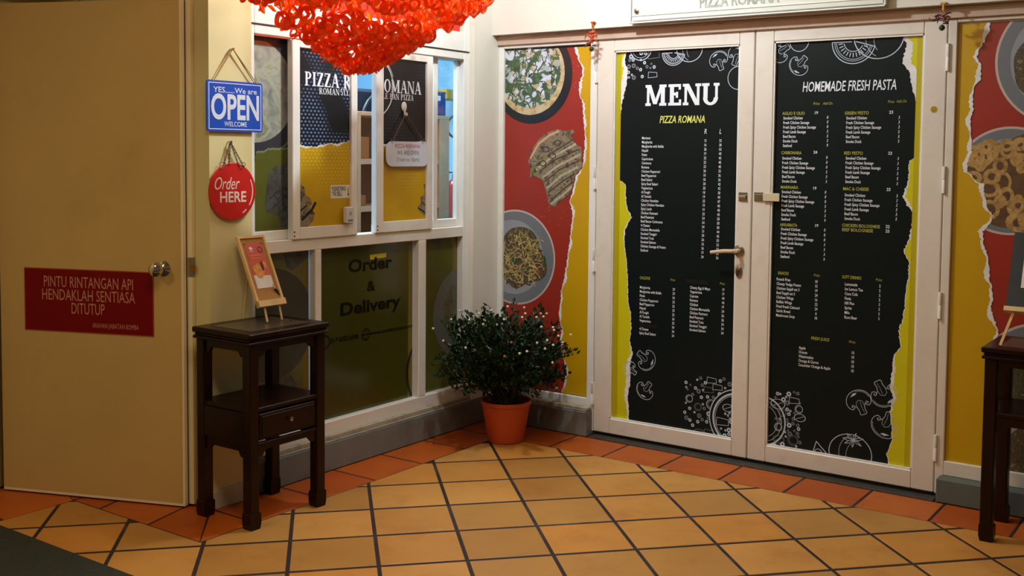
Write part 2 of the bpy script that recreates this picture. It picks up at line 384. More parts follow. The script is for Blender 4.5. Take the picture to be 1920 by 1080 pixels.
# border round the outer corner beside the fire door
tile([(0.0, -1.872 - g), (0.0, -1.88), (W, YB), (W, -1.872 - g)], border_mats[0])
xs = [XL + .0, -.42, -.13, W]
xs2 = [(W, -.003), (-.06, -.13), (-.38, -.46), (XL, XL + .0)]
for (a, a2), (b, b2) in zip(xs2, xs2[1:]):
    tile([(b + g, YB), (a - g, YB), (a2 - g, -1.884), (b2 + g, -1.884)], random.choice(border_mats))
tile([(-.96, -1.884), (XL, -1.884), (XL - g, YB), (-.96, YB + .15)], border_mats[1])
for a, b in ((YB + .15, -2.44), (-2.45, -2.76), (-2.77, -3.1), (-3.1, -3.42), (-3.43, -3.75)): tile([(-.96, b + g), (XL, b + g), (XL, min(a, YB) - g), (-.96, a - g)], random.choice(border_mats))
fmat = mat('dark_green_grey_mat', (44, 48, 40), .9, var=.2, scale=60, bump=.8)
mt_ = MB().box((-.95, -3.75, .0005), (1.0, -2.492, .012), .004).build('floor_mat', fmat)
tag(mt_, 'dark green-grey doormat lying on the tiles in the near left corner', 'mat')

# ---------------------------------------------------------------- walls and ceiling
def S(a, b, name, material, bev=0): return MB().box(a, b, bev).build(name, material, None, kind='structure')
DY = .06            # front of the door leaves
HZ = 2.115          # underside of the lintel
YL = -1.878         # where the left wall ends and turns towards the fire door
S((-.12, -1.66, 2.78), (0, -.155, 3.0), 'wall_left_header', M_WALL)
S((-.12, YL, 0), (0, -1.66, 3.0), 'wall_left_end', M_WALL)
S((-.12, -.155, .14), (0, .22, 3.0), 'wall_left_corner', M_WALLR)
S((0, 0, HZ), (5.2, .22, 3.0), 'wall_right', M_WALLR)
S((3.75, 0, 0), (5.2, .22, HZ), 'wall_right_end', M_WALLR)
S((-.96, YL + .002, 2.14), (-.12, YL + .12, 3.0), 'wall_back_header', M_WALL)
S((-.96, YL + .002, 0), (-.12, YL + .12, 2.14), 'wall_back', M_WALL)
S((-1.1, -6.3, 2.14), (-.98, YL + .12, 3.0), 'wall_front_header', M_WALL)
S((-1.1, -6.3, 0), (-.98, YL + .12, 2.14), 'wall_front', M_WALL)
S((-1.1, -6.3, 3.0), (5.2, .22, 3.1), 'ceiling', mat('ceiling_paint', (205, 198, 180), .8))
# grey kerbs below the glazing
S((-.12, -1.66, 0), (-.0, -.0, .131), 'baseboard_left', M_CURB, .004)
S((-.119, -1.66, .131), (-.002, -.0, .139), 'trim_1', M_CURBT, .002)
S((0, -.0, 0), (.632, .16, .131), 'baseboard_right', M_CURB, .005)
S((.002, .003, .131), (.63, .16, .139), 'trim_2', M_CURBT, .002)
S((2.40, -.0, 0), (3.75, .16, .105), 'baseboard_far', mat('green_grey_cement_paint', (92, 98, 90), .75, var=.1, scale=6, bump=.3, dirt=((60, 56, 48), .5, 6)), .005)
S((0, YL, 0), (.012, -1.66, .075), 'baseboard_end', mat('cream_skirting_tile', (190, 178, 158), .6, var=.05), .002)
S((.64, -.0, -.02), (2.39, .2, .006), 'trim_threshold', mat('worn_threshold', (58, 50, 42), .7, var=.3, scale=15, bump=.5), .002)

# ---------------------------------------------------------------- glazed frames
def bars(root, names, rects, X, depth, horiz, bev=.003, material=None):
    """names/rects: (u0,u1,v0,v1) bars lying on the left ('x') or right ('y') wall."""
    for nm, (u0, u1, v0, v1) in zip(names, rects):
        mb = MB()
        if horiz == 'x': mb.box((X - depth, u0, v0), (X, u1, v1), bev)
        else: mb.box((u0, X, v0), (u1, X + depth, v1), bev)
        mb.build(nm, material or M_FRAME, root)

# window_1: the sliding order window on the left wall, with fixed panes below
w1 = empty('window_1', (0, -.9, 1.0)); tag(w1, 'white aluminium order window with two sliding sashes and olive panes below', kind='structure')
LF, LB = LWp(-.03), LWp(-.055)
yl = lambda px, pl=LF: pl.px(px, 250)[0]
ya, yb = -1.66, -.155
z_rail0, z_rail1 = 1.028, 1.083
bars(w1, ['jamb', 'jamb', 'head', 'transom', 'sill', 'mullion', 'mullion'],
     [(ya, -1.618, .16, 2.78), (-.205, yb, .16, 2.78), (-1.618, -.205, 1.968, 2.112), (-1.618, -.205, z_rail0, z_rail1), (-1.618, -.205, .158, .222),
      (yl(591), yl(603), .222, z_rail0), (yl(786.5), yl(800.5), .222, z_rail0)], -.03, .075, 'x')
MB().box((-.031, -1.65, 2.007), (-.026, -.165, 2.013)).build('groove', M_GASKET, w1)
MB().box((-.10, -1.65, .138), (-.012, -.16, .160), .003).build('bottom_board', M_OLD, w1)
MB().box((-.1, -1.615, 1.960), (-.03, -.208, 1.968)).build('top_track', M_STEEL, w1)
MB().box((-.075, -1.618, 2.112), (-.06, -.205, 2.78)).build('upper_pane', mat('glossy_red_panel', (226, 40, 24), .35, var=.03), w1, label='plain red pane above the sashes')
# fixed sash bars behind
fx = [yl(547, LB), yl(563, LB), yl(815, LB), yl(823, LB), yl(859, LB), yl(875, LB)]
bars(w1, ['fixed_stile', 'fixed_stile'], [(fx[2], fx[3], z_rail1, 1.962), (fx[4], -.2, z_rail1, 1.962)], -.062, .03, 'x')
bars(w1, ['fixed_rail', 'fixed_rail', 'fixed_rail'], [(fx[3], fx[4], z_rail1, 1.125), (-1.618, fx[1], z_rail1, 1.125), (yl(706, LB), fx[2], z_rail1, 1.12)], -.062, .03, 'x')
MB().box((-.082, fx[3], 1.1), (-.078, fx[4], 1.96)).build('glass_pane', glass_mat(), w1)
MB().box((-.082, yl(801, LB), 1.1), (-.078, fx[2], 1.96)).build('glass_pane', glass_mat(), w1)

def tear(pts, amp, seed, n=5):
    """A torn outline through measured points: subdivided and roughened."""
    rnd = random.Random(seed); out = []
    for a, b in zip(pts, pts[1:]):
        L = math.hypot(b[0] - a[0], b[1] - a[1]); k = max(2, int(L / .007))
        for i in range(k):
            t = i / k; out.append((a[0] + (b[0] - a[0]) * t + rnd.uniform(-amp, amp), a[1] + (b[1] - a[1]) * t + rnd.uniform(-amp, amp)))
    out.append(pts[-1]); return out

# dotted film: black sheet, blue light through its holes painted as dots in soft patches
def dot_film(name, base, dot, cy=None):
    m = bpy.data.materials.new(name); m.use_nodes = True; N = m.node_tree.nodes; L = m.node_tree.links; b = N['Principled BSDF']; b.inputs['Roughness'].default_value = .3
    tc = N.new('ShaderNodeTexCoord'); mp = N.new('ShaderNodeMapping'); mp.inputs['Scale'].default_value = (0, 1, 1); L.new(tc.outputs['Object'], mp.inputs[0])
    v = N.new('ShaderNodeTexVoronoi'); v.voronoi_dimensions = '3D'; v.inputs['Scale'].default_value = 1; v.inputs['Randomness'].default_value = 0
    # sheared lattice -> staggered rows
    sx = N.new('ShaderNodeSeparateXYZ'); L.new(mp.outputs[0], sx.inputs[0])
    def M(op, a, b_=None):
        n = N.new('ShaderNodeMath'); n.operation = op
        for i, x in enumerate((a, b_)):
            if x is None: continue
            if isinstance(x, (int, float)): n.inputs[i].default_value = x
            else: L.new(x, n.inputs[i])
        return n.outputs[0]
    u = M('MULTIPLY', sx.outputs[1], 44.0); vv = M('MULTIPLY', sx.outputs[2], 62.0)
    row = M('FLOOR', vv); u2 = M('ADD', u, M('MULTIPLY', row, .5))
    du = M('SUBTRACT', M('FRACT', u2), .5); dv = M('SUBTRACT', M('FRACT', vv), .5)
    d2 = M('SQRT', M('ADD', M('MULTIPLY', du, du), M('MULTIPLY', dv, dv)))
    dt = M('LESS_THAN', d2, .27)
    n = N.new('ShaderNodeTexNoise'); n.inputs['Scale'].default_value = 3.2; n.inputs['Detail'].default_value = 1; L.new(mp.outputs[0], n.inputs['Vector'])
    r = N.new('ShaderNodeMapRange'); r.inputs[1].default_value = .46; r.inputs[2].default_value = .58; L.new(n.outputs['Fac'], r.inputs[0])
    mask = M('MULTIPLY', dt, M('MULTIPLY', r.outputs[0], .9))
    mx = N.new('ShaderNodeMix'); mx.data_type = 'RGBA'; L.new(mask, mx.inputs[0]); mx.inputs[6].default_value = (*lin(base), 1); mx.inputs[7].default_value = (*lin(dot), 1)
    L.new(mx.outputs[2], b.inputs['Base Color']); MATS[name] = m; return m
M_DOTB = dot_film('perforated_black_film', (18, 20, 26), (112, 138, 190))
M_DOTB2 = dot_film('perforated_black_film_faint', (17, 18, 22), (44, 50, 66))
M_DOTY = dot_film('perforated_yellow_film', (194, 154, 8), (206, 176, 62))
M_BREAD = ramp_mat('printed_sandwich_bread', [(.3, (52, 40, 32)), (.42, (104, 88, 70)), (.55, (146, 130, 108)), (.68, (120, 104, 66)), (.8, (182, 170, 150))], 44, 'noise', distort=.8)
M_BREADG = ramp_mat('printed_sandwich_grey', [(0, (30, 30, 30)), (.4, (58, 58, 54)), (.65, (84, 84, 78)), (1, (110, 108, 98))], 22, 'noise', distort=1.5)  # greyed sandwich print, as it looks through the tinted panes

def sandwich(ink, px, k=1.0): ink.polypx(px)
# --- sliding sash left
def sash(pxs, glass, name_label, X=-.018):
    """pxs = left stile out/in, right stile in/out (pixels measured on the sash front)."""
    P = LWp(X); s = empty('sliding_sash', (X, 0, 1.0), parent=w1); s.location = (X, P.px(pxs[0], 250)[0], .05); tag(s, name_label)
    y = [P.px(q, 250)[0] for q in pxs]; z0, z1, g0, g1 = 1.083, 1.962, 1.135, 1.93
    for nm, a, b in (('stile', y[0], y[1]), ('stile', y[2], y[3])): MB().box((X - .035, a, z0), (X, b, z1), .003).build(nm, M_FRAME, s)
    for nm, a, b in (('rail', z0, g0), ('rail', g1, z1)): MB().box((X - .034, y[1], a), (X - .001, y[2], b), .002).build(nm, M_FRAME, s)
    gl = MB().box((X - .02, y[1] - .004, g0 - .004), (X - .015, y[2] + .004, g1 + .004)).build('glass_pane', M_DOTB if glass == 1 else M_DOTB2, s, label='pane covered in black perforated film')
    e = MB(); 
    for zz in (1.098, 1.116): e.lathe([(.004, 0), (.004, .001)], (X + .0003, y[0] + .008, zz), 'x', 8)
    e.build('rivet', M_GASKET, s)
    return s, P, y, (y[1], y[2], g0, g1), LWp(X - .0145)
s1, P1, y1, r1, G1 = sash((549, 563.5, 659.5, 671), 1, 'left sliding sash covered in black and yellow film')
s2, P2, y2, r2, G2 = sash((706, 720, 801.5, 812), 2, 'right sliding sash covered in black and yellow film')
# yellow lower part with torn upper edge
def yellow_part(G, rect, edgepx, s, seed):
    e = tear([G.px(*p) for p in edgepx], .0035, seed)
    Ink(G, .0003, rect).poly(e + [(rect[1], e[-1][1])] + [(rect[1], rect[2]), (rect[0], rect[2])]).build('torn_edge', M_TEAR, s)
    e2 = [(a, b - .007 - .004 * math.sin(a * 60)) for a, b in e]
    Ink(G, .0006, rect).poly(e2 + [(rect[1], rect[2]), (rect[0], rect[2])]).build('yellow_film', M_DOTY, s)
yellow_part(G1, r1, [(562, 271), (575, 274), (592, 275), (612, 269), (630, 270), (645, 266), (661, 264)], s1, 3)
yellow_part(G2, r2, [(719, 269), (733, 272), (750, 268), (770, 266), (790, 265), (803, 266)], s2, 4)
k = Ink(G1, .0010, r1); k.serif('PIZZA R', (571, 163), (658, 164), .062); k.serif('ROMAN', (598, 177), (636, 178), .028, .17, .06); k.serif('STYL', (638, 178.5), (659, 179), .028, .17, .06)
c1 = G1.px(697, 160); k.ring(c1, .150, .006, 55 + 70, 235 - 5); k.ring(c1, .158, .003, 205, 232); k.build('lettering', M_INK, s1)
k = Ink(G2, .0010, r2); k.serif('OMANA', (720, 173), (789, 177), .062); k.serif('LE PAN PIZZA', (717, 186), (775, 188), .028, .17, .06)
c2 = G2.px(697, 162); k.ring(c2, .150, .006, -70, 55); k.ring(c2, .158, .003, 20, 50); k.build('lettering', M_INK, s2)
k = Ink(G1, .0012, r1); k.polypx([(563, 345), (570, 350), (572, 365), (582, 372), (585, 382), (580, 388), (590, 400), (588, 412), (578, 425), (562, 427)]); k.build('sandwich_picture', M_BREAD, s1)
k = Ink(G1, .0014, r1); k.line([G1.px(*q) for q in ((566, 412), (578, 400), (584, 394), (591, 380))], .014); k.line([G1.px(*q) for q in ((563, 395), (575, 385))], .008); k.build('filling', M_GASKET, s1)
k = Ink(G2, .0012, r2); k.polypx([(802, 342), (794, 346), (796, 358), (795, 366), (788, 370), (790, 380), (782, 388), (786, 396), (795, 404), (803, 410)]); k.build('sandwich_picture', M_BREAD, s2)
k = Ink(G2, .0014, r2); k.line([G2.px(*q) for q in ((784, 390), (793, 396), (802, 404))], .008); k.line([G2.px(*q) for q in ((790, 378), (802, 390))], .006); k.build('filling', M_GASKET, s2)

# fixed left pane: pizza picture behind tinted glass
fr = (-1.618, fx[0] + .03, 1.125, 1.945)
MB().box((-.08, fr[0], fr[2] - .004), (-.074, fr[1], fr[3] + .02)).build('glass_pane', mat('dark_smoked_pane', (42, 42, 44), .25, spec=.6), w1, label='fixed left pane with a dim pizza picture')
GF = LWp(-.0735)
cp = GF.px(478, 170)
M_PIZG = ramp_mat('pizza_picture_dim', [(.2, (92, 100, 84)), (.4, (140, 146, 136)), (.52, (168, 168, 150)), (.66, (120, 124, 92)), (.8, (176, 176, 172))], 13, 'noise', distort=.6, rough=.25)
Ink(GF, .0002, fr).ring(cp, .285, .012, -90, 90, 40).build('pan_rim', mat('dim_pan_rim', (112, 112, 116), .3), w1)
Ink(GF, .0002, fr).ring(cp, .25, .062, -90, 90, 40).build('pan', mat('dim_pan', (52, 52, 58), .3), w1)
Ink(GF, .0005, fr).ell(cp, .222, .222, 48).build('pizza_picture', M_PIZG, w1)
e = tear([GF.px(*q) for q in ((480, 285), (495, 282), (508, 276), (522, 279), (535, 276), (552, 278))], .004, 5)
Ink(GF, .0008, fr).poly(e + [(fr[1], fr[2]), (fr[0], fr[2])]).build('torn_edge', mat('dim_tear', (120, 128, 96), .3), w1)
M_OLIVE = mat('olive_tinted_film', (88, 90, 34), .22, var=.06, scale=3, spec=.5)
Ink(GF, .0011, fr).poly([(a, b - .008) for a, b in e] + [(fr[1], fr[2]), (fr[0], fr[2])]).build('olive_film', M_OLIVE, w1)
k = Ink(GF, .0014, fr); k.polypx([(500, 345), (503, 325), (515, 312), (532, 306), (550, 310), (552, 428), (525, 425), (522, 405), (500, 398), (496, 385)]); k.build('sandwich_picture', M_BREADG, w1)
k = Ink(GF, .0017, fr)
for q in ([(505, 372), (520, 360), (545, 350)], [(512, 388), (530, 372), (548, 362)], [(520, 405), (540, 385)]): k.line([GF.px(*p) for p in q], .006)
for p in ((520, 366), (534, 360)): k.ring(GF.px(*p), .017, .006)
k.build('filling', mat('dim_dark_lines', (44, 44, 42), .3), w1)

# lower panes
lows = [(-1.618, yl(589)), (yl(604), yl(785)), (yl(802), -.207)]
def olive_grad(name, a, b, c):
    return ramp_mat(name, [(0, a), (.5, b), (1, c)], 1.3, 'noise', rough=.16, detail=1, spec=.6)
M_LOW = [olive_grad('olive_pane_a', (72, 72, 26), (88, 86, 30), (104, 98, 38)), olive_grad('olive_pane_b', (52, 52, 16), (62, 62, 18), (78, 78, 26)), olive_grad('olive_pane_c', (60, 62, 26), (84, 84, 30), (100, 100, 34))]
GL = LWp(-.068)
for i, (a, b) in enumerate(lows):
    MB().box((-.075, a, .222), (-.068, b, z_rail0)).build('lower_pane', M_LOW[i], w1, label=['lower left olive pane with a picture of a plate', 'lower middle olive pane lettered Order & Delivery', 'lower right olive pane with a pizza picture'][i])
    Ink(GL, .0003, (a, b, .222, z_rail0)).poly([(b - .034, .222), (b, .222), (b, z_rail0), (b - .030, z_rail0)]).build('frame_shadow_strip', mat('frame_shadow_yellow', (112, 94, 12), .25), w1)  # painted strip for the frame's shadow along the pane's right edge
rc = (lows[1][0], lows[1][1], .222, z_rail0)
k = Ink(GL, .0008, rc)
k.textpx('Order', (653, 512), (735, 500), .058, bold=.03); k.text('&', GL.px(696, 545)[0], GL.px(696, 545)[1] , .048, sx=1.25, bold=.03, align='c'); k.textpx('Delivery', (638, 594), (751, 572), .058, bold=.03)
k.textpx('017 6502 6988', (620, 643), (672, 635), .022, bold=.02); k.textpx('www.orderpizza.com', (693, 629), (774, 613), .019, bold=.02)
k.ring(GL.px(609, 642), .030, .006); k.ring(GL.px(686, 627), .027, .005); k.line([(GL.px(686, 627)[0] - .027, GL.px(686, 627)[1]), (GL.px(686, 627)[0] + .027, GL.px(686, 627)[1])], .005); k.ring(GL.px(686, 627), .018, .004, sx=.5)
k.text('c', GL.px(609, 642)[0], GL.px(609, 646)[1], .02, bold=.03, align='c')
k.build('lettering', mat('dark_olive_lettering', (12, 13, 4), .4, spec=.2), w1)
k = Ink(GL, .0006, rc); k.ring(GL.px(812, 690), .205, .018, 90, 270, 40); k.build('plate_rim_picture', mat('dark_ring_print', (24, 24, 10), .25), w1)
Ink(GL, .0006, rc).polypx([(693, 478), (724, 474), (724, 482), (694, 487)]).build('tape_mark', mat('yellow_tape', (206, 190, 30), .4), w1, label='short strip of bright yellow tape above the word Order')
rc = (lows[2][0], lows[2][1], .222, z_rail0)
Ink(GL, .0006, rc).ell(GL.px(868, 585), .25, .25, 48).build('plate_picture', mat('dim_plate', (92, 92, 82), .25, var=.08), w1)
Ink(GL, .0009, rc).ell(GL.px(872, 583), .185, .19, 48).build('pizza_picture', ramp_mat('pizza_picture_dim2', [(.25, (50, 52, 34)), (.45, (96, 92, 74)), (.6, (70, 72, 40)), (.8, (120, 116, 104))], 18, 'noise', distort=2, rough=.2), w1)
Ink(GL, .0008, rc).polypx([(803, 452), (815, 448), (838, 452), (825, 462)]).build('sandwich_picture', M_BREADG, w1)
rc = (lows[0][0], lows[0][1], .222, z_rail0)
Ink(GL, .0006, rc).ell(GL.px(508, 610), .25, .25, 48).build('plate_picture', mat('dim_plate_dark', (62, 60, 48), .25, var=.1), w1)
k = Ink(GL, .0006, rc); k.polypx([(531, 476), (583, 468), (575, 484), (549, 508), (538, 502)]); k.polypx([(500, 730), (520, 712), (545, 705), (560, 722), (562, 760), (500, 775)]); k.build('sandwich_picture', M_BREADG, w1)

# ---------------------------------------------------------------- right wall: glazed panels and doors
PG = RWp(DY + .018)       # glass/print front
HB = .131
# lintel frame
fh = empty('trim_head', (1.2, .05, 2.09)); tag(fh, kind='structure')
MB().box((.0, .045, 2.062), (3.75, .12, HZ), .003).build('head_bar', mat('shaded_frame_with_grime', (196, 170, 150), .5, var=.04, scale=6, dirt=((120, 92, 70), .35, 5)), fh)  # brownish base paints in the shade below the lintel, dirt blotches over it
MB().box((.0, .040, 2.100), (3.75, .046, 2.106)).build('drip_line', M_OLD, fh)

def panel_base(root, rect, material, name='printed_panel', label=None):
    u0, u1, v0, v1 = rect
    return MB().box((u0, PG.o.y + .0, v0), (u1, PG.o.y + .006, v1)).build(name, material, root, label=label)
rx = lambda px, py=450, pl=PG: pl.px(px, py)[0]

_df = RWp(DY); G_0 = _df.px(1113, 700)[0]; G_1 = _df.px(1763, 500)[0]
# window_2: left printed side panel
w2 = empty('window_2', (.3, DY, .14)); tag(w2, 'narrow glazed panel in the corner with red and yellow food print', kind='structure')
RF = RWp(DY)
u0, u1 = rx(945.5, 400), rx(1107, 400)
bars(w2, ['jamb', 'jamb', 'bottom_rail', 'top_rail'], [(.0, u0, .14, 2.06), (u1, G_0 - .003, .02, 2.06), (u0, u1, .139, .19), (u0, u1, 2.045, 2.062)], DY, .05, 'y')
MB().box((.002, .006, .139), (.632, .05, .152), .002).build('sill_board', M_OLD, w2)
rc = (u0, u1, .19, 2.046)
pp = panel_base(w2, rc, M_RED, label='red and yellow print with pizza, sandwich and pasta')
MB().box((u0, PG.o.y - .002, .187), (u1, PG.o.y + .001, .193)).build('gasket', M_GASKET, w2); MB().box((u0, PG.o.y - .002, 2.035), (u1, PG.o.y + .001, 2.047)).build('gasket', M_GASKET, w2)
edge = [(1076, 84), (1080, 100), (1085, 112), (1091, 125), (1092, 140), (1086, 155), (1086, 175), (1093, 195), (1094, 225), (1097, 250), (1096, 280), (1094, 300), (1092, 315), (1080, 330), (1076, 350), (1068, 378), (1074, 400), (1071, 425), (1067, 460), (1063, 490), (1058, 520), (1052, 545), (1051, 570), (1047, 590), (1053, 615), (1050, 640), (1056, 670), (1062, 700), (1052, 740), (1046, 760)]
e = tear([PG.px(*q) for q in edge], .0035, 11)
Ink(PG, .0004, rc).poly(e + [(rc[1], rc[2]), (rc[1], rc[3])]).build('torn_edge', M_TEAR, pp)
def wob(i, a, b): return a + b * (0.5 + 0.5 * math.sin(i * .37) * math.sin(i * .11 + 1))
Ink(PG, .0008, rc).poly([(a + wob(i, .003, .016), b) for i, (a, b) in enumerate(e)] + [(rc[1], rc[2]), (rc[1], rc[3])]).build('yellow_print', M_YEL, pp)
c = PG.px(997, 141)
Ink(PG, .0008, rc).ell((c[0], c[1]), .262, .262, 56).build('pan_picture', mat('printed_black_pan', (30, 28, 32), .3, var=.2), pp)
Ink(PG, .0012, rc).ell((c[0] - .008, c[1] + .008), .222, .222, 56).build('crust_picture', ramp_mat('printed_crust', [(.3, (150, 120, 78)), (.5, (196, 172, 128)), (.7, (214, 200, 168))], 20, 'noise', distort=1), pp)
M_ROCKET = ramp_mat('printed_rocket_pizza', [(0, (66, 84, 58)), (.3, (92, 112, 84)), (.45, (56, 72, 44)), (.55, (150, 158, 150)), (.75, (198, 204, 222)), (.9, (186, 164, 120))], 34, 'voronoi', distort=.05)
Ink(PG, .0016, rc).ell((c[0] - .012, c[1] + .022), .202, .196, 56).build('pizza_picture', M_ROCKET, pp)
rnd = random.Random(5); kg = Ink(PG, .0020, rc); kw = Ink(PG, .0019, rc)
for i in range(150):
    a, r_ = rnd.uniform(0, 6.28), .19 * math.sqrt(rnd.random()); q = (c[0] - .012 + r_ * math.cos(a), c[1] + .022 + r_ * math.sin(a)); t = rnd.uniform(0, 6.28); ln = rnd.uniform(.012, .035)
    kg.line([(q[0] - ln * math.cos(t), q[1] - ln * math.sin(t)), (q[0], q[1] + .004), (q[0] + ln * math.cos(t + .5), q[1] + ln * math.sin(t + .5))], rnd.uniform(.003, .009))
for i in range(26):
    a, r_ = rnd.uniform(0, 6.28), .17 * math.sqrt(rnd.random()); kw.ell((c[0] - .012 + r_ * math.cos(a), c[1] + .022 + r_ * math.sin(a)), rnd.uniform(.01, .022), rnd.uniform(.012, .03), 9, rnd.uniform(0, 3))
kg.build('rocket_picture', mat('printed_green', (64, 86, 52), .4, var=.3, scale=40), pp); kw.build('cheese_picture', mat('printed_cheese', (206, 208, 226), .4, var=.1), pp)
SW = [(991, 303), (994, 288), (1003, 272), (1016, 256), (1030, 247), (1046, 242), (1060, 246), (1075, 243), (1078, 248), (1070, 254), (1076, 262), (1078, 270), (1090, 276), (1092, 285), (1090, 300), (1093, 312), (1082, 324), (1076, 338), (1074, 352), (1066, 366), (1052, 376), (1040, 388), (1029, 382), (1027, 372), (1022, 350), (1018, 338), (1004, 330), (993, 333), (996, 318)]
Ink(PG, .0024, rc).polypx(SW).build('sandwich_picture', M_BREAD, pp)
k = Ink(PG, .0026, rc)
for q in ([(995, 297), (1010, 270), (1030, 254), (1048, 246)],): k.line([PG.px(*p) for p in q], .012)
k.build('crust_highlight', mat('printed_crust_edge', (206, 160, 124), .5), pp)
k = Ink(PG, .0027, rc)
for q in ([(1004, 312), (1030, 290), (1075, 262)], [(1012, 322), (1040, 300), (1086, 280)], [(1022, 340), (1050, 318), (1086, 302)], [(1028, 362), (1055, 340), (1078, 326)], [(1034, 376), (1060, 352), (1074, 342)]): k.line([PG.px(*p) for p in q], .006)
for p in ((1018, 306), (1036, 292), (1046, 268), (1024, 280)): k.ring(PG.px(*p), .014, .005, sx=1.5)
k.build('filling', mat('printed_dark_filling', (58, 44, 34), .5, var=.3), pp)
k = Ink(PG, .00262, rc)
for q in ([(1006, 318), (1034, 296), (1080, 270)], [(1018, 333), (1046, 311), (1088, 290)], [(1026, 353), (1052, 330), (1084, 313)], [(1034, 382), (1060, 362), (1072, 350)]): k.line([PG.px(*p) for p in q], .012)
k.build('bread_slices', mat('printed_pale_crumb', (176, 166, 146), .5, var=.25, scale=90), pp)
k = Ink(PG, .0028, rc)
for q in ([(997, 320), (1003, 312), (1012, 318)], [(1000, 326), (1010, 324)], [(1008, 305), (1026, 294)], [(1040, 334), (1056, 322)]): k.line([PG.px(*p) for p in q], .008)
k.build('lettuce', mat('printed_lettuce', (122, 132, 48), .5), pp)
c = PG.px(967, 482)
Ink(PG, .0008, rc).ell(c, .262, .262, 60).build('plate_rim', mat('printed_plate_rim', (196, 176, 170), .4), pp)
Ink(PG, .0012, rc).ell(c, .252, .252, 60).build('plate_picture', mat('printed_grey_plate', (112, 116, 124), .35, var=.06), pp)
Ink(PG, .0016, rc).ell((c[0] - .02, c[1] + .0), .205, .205, 60).build('plate_well', mat('printed_plate_well', (146, 148, 160), .35, var=.06), pp)
M_PASTA = ramp_mat('printed_pasta_base', [(.3, (44, 38, 30)), (.45, (96, 86, 62)), (.55, (60, 52, 38)), (.7, (150, 132, 92))], 60, 'noise', distort=.6)
cc = PG.px(982, 484)
def blob(c, rx_, ry_, seed, n=40, a=.12):
    r_ = random.Random(seed); ph = [r_.uniform(0, 6.28) for _ in range(4)]
    return [(c[0] + rx_ * math.cos(t) * (1 + a * sum(math.sin((j + 2) * t + ph[j]) for j in range(4)) / 2), c[1] + ry_ * math.sin(t) * (1 + a * sum(math.sin((j + 2) * t + ph[j]) for j in range(4)) / 2)) for t in [2 * math.pi * q / n for q in range(n)]]
Ink(PG, .0020, rc).poly(blob((cc[0] - .03, cc[1]), .165, .172, 3)).build('pasta_picture', M_PASTA, pp)
kp = Ink(PG, .0024, rc); kd = Ink(PG, .0023, rc)
for i in range(240):
    a, r_ = rnd.uniform(0, 6.28), .155 * math.sqrt(rnd.random()); q = (cc[0] - .03 + r_ * math.cos(a), cc[1] + r_ * math.sin(a)); t0 = rnd.uniform(0, 360); R_ = rnd.uniform(.012, .05)
    (kp if i % 3 else kd).ring((q[0] - R_ * math.cos(R(t0)), q[1] - R_ * math.sin(R(t0))), R_, rnd.uniform(.003, .0055) if i % 3 else .008, t0 - rnd.uniform(20, 80), t0 + rnd.uniform(20, 80), 7)
kp.build('spaghetti_strands', mat('printed_spaghetti', (182, 160, 96), .45, var=.3, scale=30), pp); kd.build('mushroom_slices', mat('printed_mushroom', (74, 52, 48), .5, var=.3, scale=30), pp)
k = Ink(PG, .0025, rc); k.poly(blob(PG.px(965, 488), .022, .014, 8)); k.poly(blob(PG.px(1022, 490), .008, .028, 9)); k.build('basil_leaf', mat('printed_basil', (48, 76, 44), .5), pp)
k = Ink(PG, .0025, rc); k.poly(blob(PG.px(1008, 508), .016, .014, 10)); k.build('tomato_bit', mat('printed_tomato', (150, 70, 48), .5), pp)
k = Ink(PG, .0010, rc)
for i in range(46):
    q = PG.px(rnd.choice([rnd.gauss(1050, 14), rnd.gauss(1022, 12), rnd.gauss(1085, 5)]), 0); v = rnd.choice([rnd.gauss(PG.px(1050, 395)[1], .04), rnd.gauss(PG.px(1060, 140)[1], .05)])
    t = rnd.uniform(0, 3.14); k.line([(q[0], v), (q[0] + .008 * math.cos(t), v + .008 * math.sin(t))], .0022)
k.build('cheese_crumbs', mat('printed_crumbs', (206, 120, 96), .5), pp)

# window_3: right printed side panel
w3 = empty('window_3', (3.0, DY, .1)); tag(w3, 'glazed panel right of the doors with yellow and red food print', kind='structure')
u0, u1 = rx(1796, 100), 3.70
bars(w3, ['jamb', 'jamb', 'bottom_rail', 'top_rail'], [(G_1 + .003, u0, .02, 2.06), (u1, 3.75, .105, 2.06), (u0, u1, .105, .168), (u0, u1, 2.045, 2.062)], DY, .05, 'y', material=M_FRAMED)
rc = (u0, u1, .168, 2.046)
M_RED2 = M_RED
pp = panel_base(w3, rc, M_RED2, label='yellow and red print with plates of food')
MB().box((u0, PG.o.y - .002, .165), (u1, PG.o.y + .001, .173)).build('gasket', M_GASKET, w3); MB().box((u0, PG.o.y - .003, 2.04), (u1, PG.o.y + .001, 2.047)).build('bead', M_STEEL, w3)
MB().box((u0, PG.o.y - .002, .17), (u0 + .006, PG.o.y + .001, 2.045)).build('gasket', M_GASKET, w3)
edge = [(1857, 42), (1856, 60), (1846, 78), (1836, 95), (1832, 106), (1840, 125), (1840, 150), (1828, 162), (1825, 180), (1825, 205), (1820, 225), (1821, 250), (1822, 285), (1814, 305), (1815, 322), (1832, 340), (1846, 345), (1845, 360), (1850, 385), (1861, 405), (1857, 418), (1843, 435), (1845, 455), (1852, 480), (1856, 520), (1862, 555), (1858, 580), (1872, 620), (1868, 660), (1874, 690), (1868, 730), (1870, 770), (1866, 850), (1868, 880)]
e = tear([PG.px(*q) for q in edge], .0035, 12)
k = Ink(PG, .0008, rc); k.poly(e[::-1] + [(rc[0], rc[3]), (rc[0], rc[2])])
tw = Ink(PG, .0030, rc); tw.poly(e[::-1] + [(a - wob(i, .004, .02), b) for i, (a, b) in enumerate(e)]); tw.build('torn_edge', M_TEAR, pp)
